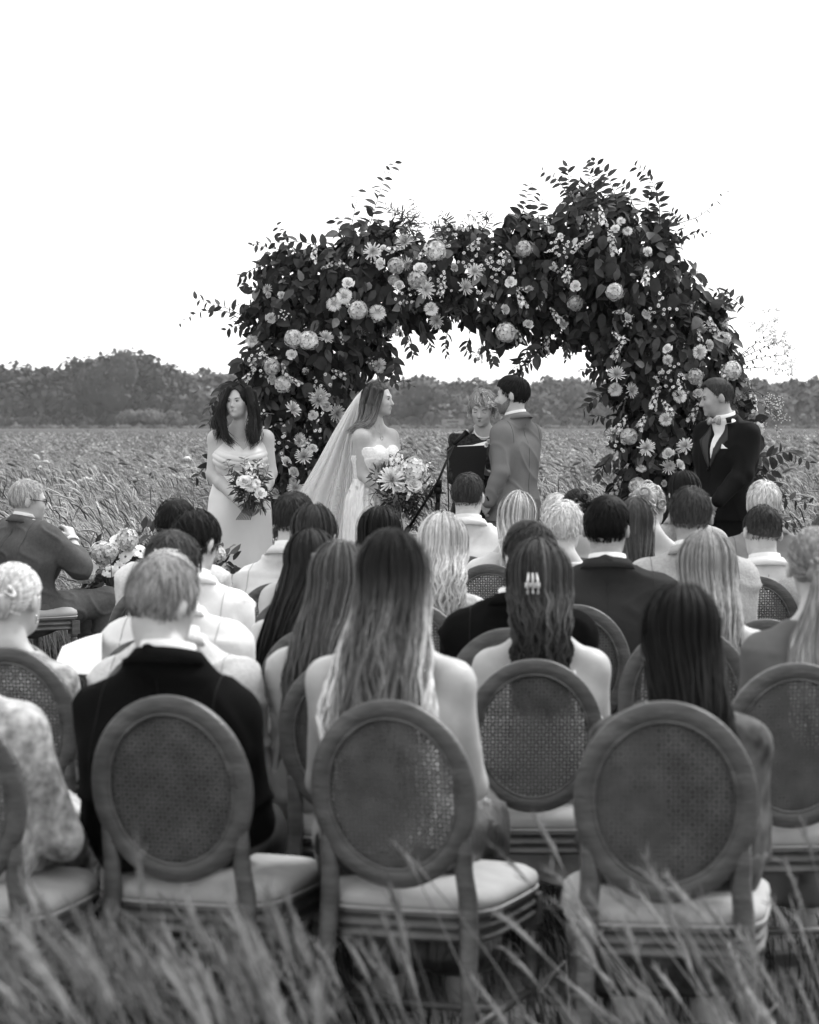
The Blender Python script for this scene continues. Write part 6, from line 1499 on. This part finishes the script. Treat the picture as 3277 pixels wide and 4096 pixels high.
    b = MB(); b.tube([W(1490, 1690, D - .075), W(1504, 1716, D - .105), W(1522, 1738, D - .12)], .0012, 5); b.tube([W(1517, 1697, D - .055), W(1521, 1718, D - .09), W(1522, 1738, D - .12)], .0012, 5)
    a = np.linspace(0, 6.28, 20); c = W(1528, 1752, D - .135); b.tube([c + np.array([.008 * math.cos(x), -.002, .014 * math.sin(x)]) for x in a], .0025, 6)
    b.build('necklace', mat('silver_chain', .35, .3, metal=.8), root, origin=o)
    b = MB(); a = np.linspace(0, 6.28, 16); wv = J['wrR'] + (J['elR'] - J['wrR']) * .12; ax = nrm(J['wrR'] - J['elR']); u = nrm(np.cross(ax, UP)); v = np.cross(u, ax); b.tube([wv + .027 * (u * math.cos(x) + v * math.sin(x)) for x in a], .0016, 5); b.build('bracelet', mat('silver_chain', .35, .3, metal=.8), root, origin=o)
    # veil
    vo = W(1440, 1575, D); veil = empty('veil', (vo[0], vo[1], gz), 'long sheer white veil falling from the bride hair to the ground', 'veil'); vo = np.array([vo[0], vo[1], gz])
    vm = bpy.data.materials.new('veil_tulle'); vm.use_nodes = True; nt = vm.node_tree; N = nt.nodes; L = nt.links; N.remove(N['Principled BSDF'])
    di = N.new('ShaderNodeBsdfDiffuse'); tl = N.new('ShaderNodeBsdfTranslucent'); tp = N.new('ShaderNodeBsdfTransparent'); m1 = N.new('ShaderNodeMixShader'); m2 = N.new('ShaderNodeMixShader')
    for q in (di, tl): q.inputs[0].default_value = (.97, .97, .97, 1)
    m1.inputs[0].default_value = .72; m2.inputs[0].default_value = .50
    tc = N.new('ShaderNodeTexCoord'); nz = N.new('ShaderNodeTexNoise'); nz.inputs['Scale'].default_value = 260; mr = N.new('ShaderNodeMapRange'); mr.inputs['To Min'].default_value = .58; mr.inputs['To Max'].default_value = .88
    L.new(tc.outputs['Object'], nz.inputs['Vector']); L.new(nz.outputs['Fac'], mr.inputs['Value']); L.new(mr.outputs[0], m2.inputs[0])
    L.new(di.outputs[0], m1.inputs[1]); L.new(tl.outputs[0], m1.inputs[2]); L.new(tp.outputs[0], m2.inputs[1]); L.new(m1.outputs[0], m2.inputs[2]); L.new(m2.outputs[0], N['Material Output'].inputs[0])
    gpy = HZ + (CAM_H - gz - .02) / (D / FPX)
    for lay in range(2):
        Lf = [(1452, 1556), (1425, 1585), (1388, 1640), (1330, 1740), (1270, 1850), (1205, 1960), (1130, 2150), (1040, gpy)]; Rg = [(1450, 1566), (1440, 1610), (1428, 1690), (1426, 1760), (1428, 1850), (1426, 1960), (1410, 2150), (1395, gpy)]
        nu, nv = 90, 60; V = []
        for i in range(nv):
            t = i / (nv - 1) * 7; lf = [np.interp(t, range(8), [p[k] for p in Lf]) for k in (0, 1)]; rg = [np.interp(t, range(8), [p[k] for p in Rg]) for k in (0, 1)]
            for j in range(nu):
                u = j / (nu - 1); ph = u * 30 + lay * 1.7 + 1.5 * math.sin(u * 7 + lay); am = .06 * min(t / 3, 1)
                px = lf[0] + (rg[0] - lf[0]) * u + (6 * math.sin(ph * .9 + 1) * min(t / 3, 1) if 0 < j < nu - 1 else 0); py = lf[1] + (rg[1] - lf[1]) * u
                V.append(W(px, py, D + .10 + lay * .05 - .06 * u * min(t / 3, 1) + am * math.sin(ph)))
        Q = [[i * nu + j, i * nu + j + 1, (i + 1) * nu + j + 1, (i + 1) * nu + j] for i in range(nv - 1) for j in range(nu - 1)]
        obj('tulle', V, np.array(Q), vm, veil, True, None, vo)
    b = MB(); rr = np.random.default_rng(4)
    for x0, y0, x1, y1, dd in ((1417, 1905, 1392, 2300, -.02), (1350, 1945, 1310, 2300, .04), (1330, 1990, 1290, 2300, .04)):
        pts = [W(x0 + (x1 - x0) * s + 3 * math.sin(s * 20), y0 + (y1 - y0) * s, D + dd) for s in np.linspace(0, 1, 30)]; b.tube(pts, .0018, 4, False, tone=.7)
        for k, p in enumerate(pts): 
            for sg in (-1, 1): petal(b, p, np.array([sg * .9, 0, .7]), np.array([0, -1, 0.]), .018, .009, .1, .72, .1, .4)
    b.build('embroidery', M_PETAL, veil, origin=vo)
bride()

# ---- officiant
def officiant():
    D = 17.0; fw = turnv(186); gz = ground_z(D); o = np.array([wx(1930, D), D, gz])
    root = empty('person', o, 'officiant with short fair hair and pearls looking down behind the music stand', 'person')
    hc = W(1930, 1634, D - .05); Rh = head_basis(194, 15, -4); hs = .98
    J = dict(hc=hc, Rh=Rh, hs=hs, nb=W(1932, 1733, D), shR=W(1838, 1762, D), shL=W(2022, 1758, D), elR=W(1822, 1910, D - .02), elL=W(2040, 1905, D), wrR=W(1880, 1900, D - .28), wrL=W(1960, 1895, D - .28), hip=W(1930, 2060, D), arm=1.12, nose=.85)
    for S, x in (('R', 1895), ('L', 1965)): J['kn' + S] = np.array([wx(x, D), D, gz + .48]); J['an' + S] = np.array([wx(x, D), D, gz + .09])
    hands = [hand_prims(J['wrR'], np.array([.5, -.7, .2]), np.array([0, -.2, 1.0]), 1, .4), hand_prims(J['wrL'], np.array([-.5, -.7, .2]), np.array([0, -.2, 1.0]), -1, .4)]
    pr, G = figure(J, fw, False, 1.12, bust=1.1, hands=hands)
    sk = mat('skin_mature', .40, .5, .35, var=.08, vscale=30)
    body_obj(pr, BODY, .0058, .017, sk, root, o)
    face_parts(hc, Rh, hs, root, o, lip=.10, brow=.12, closed=True)
    b = MB(); b.ball(hc + hs * (Rh @ np.array([0, .092, -.066])), np.array([.014, .004, .0045]), 10, 6, R=Rh); b.build('mouth_opening', mat('dark_mouth', .04, .8), root, origin=o)
    dk = mat('black_lace', .022, .8, .2, var=.9, vscale=60, bump=.8, bscale=70); zc = W(0, 1758, D)[2]
    x0 = wx(1935, D)
    cut = lambda X, Y, Z: np.minimum(np.minimum(Z - (zc + 14 * (X - x0) ** 2), (D + .02) - Y), .2)
    sdf_obj('lace_dress', grow(pr, ('torso', 'pelvis', 'uparm', 'forearm'), .010), .008, dk, root, o, [plane_cut(J['nb'] + UP * .0, UP + fw * .1), cut], wr=.003)
    skirt('skirt', [(W(1930, 2030, D), .19), (W(1930, 2150, D), .21), (np.array([o[0], D, gz + .25]), .28)], root, o, F('black_skirt', .015), G['rt'], fw, 10, .012, 6)
    H = lambda x, y, z: hc + hs * (Rh @ np.array([x, y, z])); gd = []; g = np.random.default_rng(3)
    for i in range(16):   # short layered cut, fringe swept to one side
        a = -2.7 + i * .36; q = np.array([math.sin(a), -math.cos(a)]); rr = np.array([.084, .106]); fr = abs(a) > 1.75
        e = q * rr; zl = .050 if abs(a) > 2.3 else .03 if fr else -.045 - .02 * (abs(a) < .8)
        sw = .025 if fr else 0
        gd.append([H(.02 + q[0] * .01, .0 + q[1] * .01, .122), H(q[0] * .05 - sw * .3, q[1] * .065, .112 + g.normal() * .006), H(e[0] * .9 - sw, e[1] * .92, .07 + g.normal() * .006), H(e[0] * 1.02 - sw * 1.5, e[1] * 1.0, (zl + .05) / 2 + .005), H(e[0] * 1.03 - sw * 2, e[1] * (.98 if fr else 1.03), zl)])
    hair_guides(hc, Rh, hs, root, o, gd, .017, .30, .38, 75, 81, (0, -.6, .5), .016, lambda x, y, z: face_open(x, y, z, .064, .095, -.045), 1.02, .5, .0042)
    b = MB(); 
    for x in np.linspace(-1.75, 1.75, 44): b.ball(W(1937 + 40 * math.sin(x), 1718 + 34 * math.cos(x) * 1.0, D - .118 + .055 * (1 - math.cos(x))), .0052, 7, 5)
    b.build('pearl_necklace', mat('pearl', .65, .2, .6), root, origin=o)
    b = MB(); b.ball(hc + hs * (Rh @ np.array([-.084, .0, -.05])), .007, 7, 5); b.build('earring', mat('silver_chain', .35, .3, metal=.8), root, origin=o)
officiant()

# ---- tailoring details projected onto a jacket
def patch(name, corners, jk, o, fw, material, parent, n=10, lift=.004, th=.004):
    """four-cornered cloth patch lying on the jacket, with real thickness"""
    c = [np.asarray(x) for x in corners]; P = []
    for i in range(n):
        for j in range(5): u, v = i / (n - 1), j / 4; P.append((c[0] * (1 - u) + c[3] * u) * (1 - v) + (c[1] * (1 - u) + c[2] * u) * v)
    A = project(jk, o, P, fw, lift + th); B = A - fw * (th + .01); m = n * 5
    Q = [[i * 5 + j, i * 5 + j + 1, (i + 1) * 5 + j + 1, (i + 1) * 5 + j] for i in range(n - 1) for j in range(4)]
    Q2 = [[m + x for x in q[::-1]] for q in Q]; rim = [i * 5 for i in range(n)] + [(n - 1) * 5 + j for j in range(1, 5)] + [i * 5 + 4 for i in range(n - 2, -1, -1)] + [j for j in range(3, 0, -1)]
    S = [[rim[k], rim[(k + 1) % len(rim)], m + rim[(k + 1) % len(rim)], m + rim[k]] for k in range(len(rim))]
    return obj(name, np.vstack([A, B]), np.array(Q + Q2 + S), material, parent, True, None, o)

# ---- groom
def groom():
    D = 16.4; T = -50; fw = turnv(T); rt = np.array([fw[1], -fw[0], 0]); gz = ground_z(D); o = np.array([wx(2045, D), D, gz])
    root = empty('person', o, 'groom in a mid-grey suit turned towards the bride', 'person')
    hc = W(2050, 1580, D); Rh = head_basis(-74, 4, 0); hs = 1.03; C = W(2064, 1735, D)
    J = dict(hc=hc, Rh=Rh, hs=hs, nb=W(2062, 1684, D), shR=C + rt * .152, shL=C - rt * .152, elL=W(2002, 1893, D - .20), wrL=W(1954, 2008, D - .20), elR=W(2098, 1890, D + .30), wrR=W(1975, 2000, D + .12), hip=W(2052, 2040, D), arm=.82)
    for S, q in (('R', 1), ('L', -1)): k = J['hip'] + rt * q * .1; J['kn' + S] = np.array([k[0], k[1], gz + .5]); J['an' + S] = np.array([k[0], k[1], gz + .09])
    hands = [hand_prims(J['wrL'], np.array([-.3, .6, -.6]), np.array([.6, .5, 0]), -1, .5), hand_prims(J['wrR'], np.array([-.3, -.6, -.6]), np.array([.4, -.4, .3]), 1, .5)]
    pr, G = figure(J, fw, True, .9, hands=hands)
    body_obj(pr, BODY, .0058, .017, M_SKIN, root, o); face_parts(hc, Rh, hs, root, o, lip=.17, brow=.03, female=False)
    gm = fabric('groom_grey_wool', .15, .8, .12, 30, var=.05); hem = W(0, 2084, D)[2]
    pr.append(cap(J['hip'] + UP * .06 - rt * .075, J['hip'] - UP * .10 - rt * .085, .10, .11, .05, 'torso')); pr.append(cap(J['hip'] + UP * .06 + rt * .075, J['hip'] - UP * .10 + rt * .085, .10, .11, .05, 'torso'))
    j = dress_suit(pr, G, J, root, o, gm, WSH, hem, .008, None, 5, None, True, .0045)
    sdf_obj('trousers', grow(pr, ('leg', 'pelvis'), .018, 1.2), .018, gm, root, o, [], wr=.004); sdf_obj('shoes', grow(pr, ('foot',), .01), .012, M_BLACK, root, o)
    hair_short(hc, Rh, hs, root, o, .013, n=1500, L=.05, thick=1.35, seed=91, top=.014, var=.4, fade=.3)
    # beard
    pb = grow(head_prims(hc, Rh, hs, True), ('head',), .004 * hs)
    cutb = loc_cut(hc, Rh, hs, lambda x, y, z: np.maximum(z - np.interp(y, [-.02, .03, .06, .075, .09, .12], [.0, -.035, -.058, -.045, -.045, -.045]), -(y - .002)))
    sdf_obj('beard', [p for p in pb], .006, mat('beard_stubble', .17, .8, .1, var=.5, vscale=220, bump=.5, bscale=300), root, o, [cutb])
    patch('pocket_flap', [W(1986, 1958, D), W(2012, 1945, D), W(2006, 1970, D), W(1982, 1974, D)], j, o, np.array([0, -1.0, 0]), gm, j, 6, .002, .003)
    b = MB(); 
    for i in range(3): b.ball(W(1948 + i * 3, 1988 + i * 6, D - .25), .006, 6, 4)
    b.build('cuff_buttons', M_BLACK, j, origin=o)
    b = MB(); k = hc + Rh @ np.array([0, .06, -.16]); fx = turnv(-66); sx = np.array([fx[1], -fx[0], 0])
    for q in (-1, 1): b.tube([k, k + sx * q * .03 + fx * .01, k + sx * q * .055], [.008, .022, .026], 8, flat=.4, up=fx)
    b.ball(k + fx * .005, .012, 8, 6); b.build('bow_tie', F('pale_bow_tie', .3, .5), root, origin=o)
    c = W(1955, 1765, D - .02); fo = empty('boutonniere', c, 'small white boutonniere on the groom lapel', 'flower'); 
    for i in range(3): place_flower('rose', c + FN.normal(size=3) * .012, (-.8, -.6, .4), fo, c, .42)
groom()

# ---- groomsman
def groomsman():
    D = 16.0; T = 234; fw = turnv(T); rt = np.array([fw[1], -fw[0], 0]); gz = ground_z(D); o = np.array([wx(2890, D), D, gz])
    root = empty('person', o, 'groomsman in a black suit with bow tie and white pocket square', 'person')
    hc = W(2867, 1589, D); Rh = head_basis(263, 9, 0); hs = 1.02; C = W(2906, 1738, D)
    J = dict(hc=hc, Rh=Rh, hs=hs, nb=W(2897, 1690, D), shR=C + rt * .19, shL=C - rt * .19, elL=W(2972, 1893, D - .24), wrL=W(2872, 2002, D - .36), elR=W(2826, 1885, D + .16), wrR=W(2832, 2004, D - .10), hip=W(2898, 2040, D), arm=1.0)
    for S, q in (('R', 1), ('L', -1)): k = J['hip'] + rt * q * .1; J['kn' + S] = np.array([k[0], k[1], gz + .5]); J['an' + S] = np.array([k[0], k[1], gz + .09])
    hands = [hand_prims(J['wrL'], np.array([-.8, .1, -.5]), np.array([0, .9, 0]), -1, .4), hand_prims(J['wrR'], np.array([.4, -.5, -.6]), np.array([.4, .6, 0]), 1, .4)]
    pr, G = figure(J, fw, True, 1.06, hands=hands)
    body_obj(pr, BODY, .0058, .017, mat('skin_mid', .30, .5, .35, var=.06, vscale=30), root, o); face_parts(hc, Rh, hs, root, o, lip=.18, brow=.06, female=False)
    bk = fabric('black_suit', .0045, .75, .12, 30, var=.05, spec=.08); hem = W(0, 2084, D)[2]; za = W(0, 1850, D)[2]
    for q in (-1, 1): pr.append(cap(J['hip'] + UP * .06 + rt * .075 * q, J['hip'] - UP * .10 + rt * .085 * q, .118, .13, .05, 'torso'))
    j = dress_suit(pr, G, J, root, o, bk, WSH, hem, .008, za, 6, None, True, .004)
    sdf_obj('trousers', grow(pr, ('leg', 'pelvis'), .018, 1.2), .018, bk, root, o, [], wr=.004); sdf_obj('shoes', grow(pr, ('foot',), .01), .012, M_BLACK, root, o)
    ms = G['ms']; P = lambda l, z: np.array([ms[0], ms[1], 0]) + rt * l + UP * z; zn = J['nb'][2]
    lm = fabric('black_satin_lapel', .007, .45, .05, 30, spec=.4)
    for q in (-1, 1): patch('lapel', [P(q * .070, zn - .01), P(q * .125, zn - .11), P(q * .01, za - .03), P(q * .004, za - .01)], j, o, fw, lm, j, 14, .001, .004)
    patch('pocket_square', [P(-.095, zn - .135), P(-.125, zn - .155), P(-.150, zn - .165), P(-.095, zn - .166)], j, o, fw, WSH, root, 6, .003, .004)
    b = MB(); bb = project(j, o, [P(0.012, za - .045)], fw, .004)[0]; b.ball(bb, .011, 9, 6); b.build('button', M_BLACK, j, origin=o)
    b = MB(); k = J['nb'] + fw * .085 + UP * .012
    for q in (-1, 1): b.tube([k, k + rt * q * .028 + fw * .008, k + rt * q * .052], [.008, .024, .030], 10, flat=.45, up=fw)
    b.ball(k + fw * .006, np.array([.013, .013, .014]), 8, 6); b.build('bow_tie', F('patterned_bow_tie', .30, .5, var=.5, vscale=60), root, origin=o)
    hair_short(hc, Rh, hs, root, o, .045, n=1300, L=.022, lift=.03, thick=1.0, seed=95, fade=1.2, top=.006, var=.3, line=lambda y: np.interp(y, [-.12, -.08, -.035, -.02, .012, .03, .05, .07, .12], [-.075, -.075, -.06, -.02, -.005, .02, .058, .082, .085]))
groomsman()

# ---- man with glasses in the front row
def glasses_man():
    D = 14.2; T = 52; fw = turnv(T); rt = np.array([fw[1], -fw[0], 0]); gz = ground_z(D)
    hc = W(115, 2002, D); Rh = head_basis(76, 6, 0); hs = 1.0; C = W(105, 2140, D)
    J = dict(hc=hc, Rh=Rh, hs=hs, nb=W(105, 2098, D), shR=C + rt * .205, shL=C - rt * .205, elR=W(322, 2268, D - .05), wrR=W(288, 2165, D + .12), elL=W(170, 2300, D + .45), wrL=W(262, 2185, D + .28), hip=W(112, 2452, D + .0), arm=1.18, slump=.05)
    J['knR'] = W(420, 2405, D + .22); J['anR'] = np.array([J['knR'][0] - .02, J['knR'][1], gz + .1]); J['knL'] = W(330, 2410, D + .55); J['anL'] = np.array([J['knL'][0], J['knL'][1], gz + .1])
    o = np.array([J['hip'][0], J['hip'][1], gz]); root = empty('person', o, 'grey-haired man with glasses in a grey suit sitting sideways by the meadow', 'person')
    hands = [hand_prims(J['wrR'], np.array([-.25, .3, .8]), np.array([-.6, .5, .1]), 1, .9), hand_prims(J['wrL'], np.array([0, -.5, .7]), np.array([-.4, -.5, .2]), -1, .8)]
    pr, G = figure(J, fw, True, 1.12, hands=hands)
    body_obj(pr, ('head', 'neck', 'torso', 'uparm', 'forearm', 'hand'), .0065, .016, M_SKIN, root, o); face_parts(hc, Rh, hs, root, o, lip=.2, brow=.3, female=False)
    gm = fabric('grey_check_suit', .085, .85, .15, 40, var=.12, vscale=60)
    dress_suit(pr, G, J, root, o, gm, WSH, gz + .50, .009, None, 9, None, True, .006)
    sdf_obj('trousers', grow(pr, ('leg', 'pelvis'), .016, 1.2), .010, gm, root, o, [], wr=.006, wf=20); sdf_obj('shoes', grow(pr, ('foot',), .01), .012, M_BLACK, root, o)
    V, Q = band(J['wrR'] + (J['elR'] - J['wrR']) * .1, nrm(np.cross(J['elR'] - J['wrR'], UP)), nrm(np.cross(np.cross(J['elR'] - J['wrR'], UP), J['elR'] - J['wrR'])), nrm(J['wrR'] - J['elR']), .038, .038, .03, 0, .004, .004); obj('shirt_cuff', V, Q, WSH, root, True, None, o)
    hair_short(hc, Rh, hs, root, o, .42, n=1400, L=.045, thick=1.2, seed=99, fade=-.25, var=.3)
    H = lambda x, y, z: hc + hs * (Rh @ np.array([x, y, z])); b = MB()
    for q in (-1, 1):
        a = np.linspace(0, 6.28, 18); b.tube([H(q * .032 + .024 * math.cos(x), .104 - .012 * abs(q * .032 + .024 * math.cos(x)) / .05, .0 + .017 * math.sin(x)) for x in a], .0018, 5, False); b.tube([H(q * .056, .094, .004), H(q * .079, .04, .008), H(q * .083, -.01, .006), H(q * .083, -.03, -.012)], .002, 5)
    b.tube([H(-.01, .108, .003), H(0, .11, .006), H(.01, .108, .003)], .0018, 5); b.build('glasses', M_BLACK, root, origin=o)
    make_chair((o[0] - fw[0] * .26, o[1] - fw[1] * .26, gz), T, 1.0, SEAT_LABEL + 'grey-haired man with glasses beside the meadow')
glasses_man()
# ------------------------------------------------------------------ thin summer haze
b = MB(); b.box((0, 350, 15), (1500, 900, 34))
V, F_, A = b.arr(); hz = obj('haze', V, F_, None, smooth=False); tag(hz, 'thin pale haze in the air over the field', 'haze', kind='stuff')
hm = bpy.data.materials.new('haze_air'); hm.use_nodes = True; nt = hm.node_tree; nt.nodes.remove(nt.nodes['Principled BSDF'])
pv = nt.nodes.new('ShaderNodeVolumePrincipled'); pv.inputs['Color'].default_value = (.9, .9, .9, 1); pv.inputs['Density'].default_value = .00015
nt.links.new(pv.outputs[0], nt.nodes['Material Output'].inputs['Volume']); hz.data.materials.append(hm)
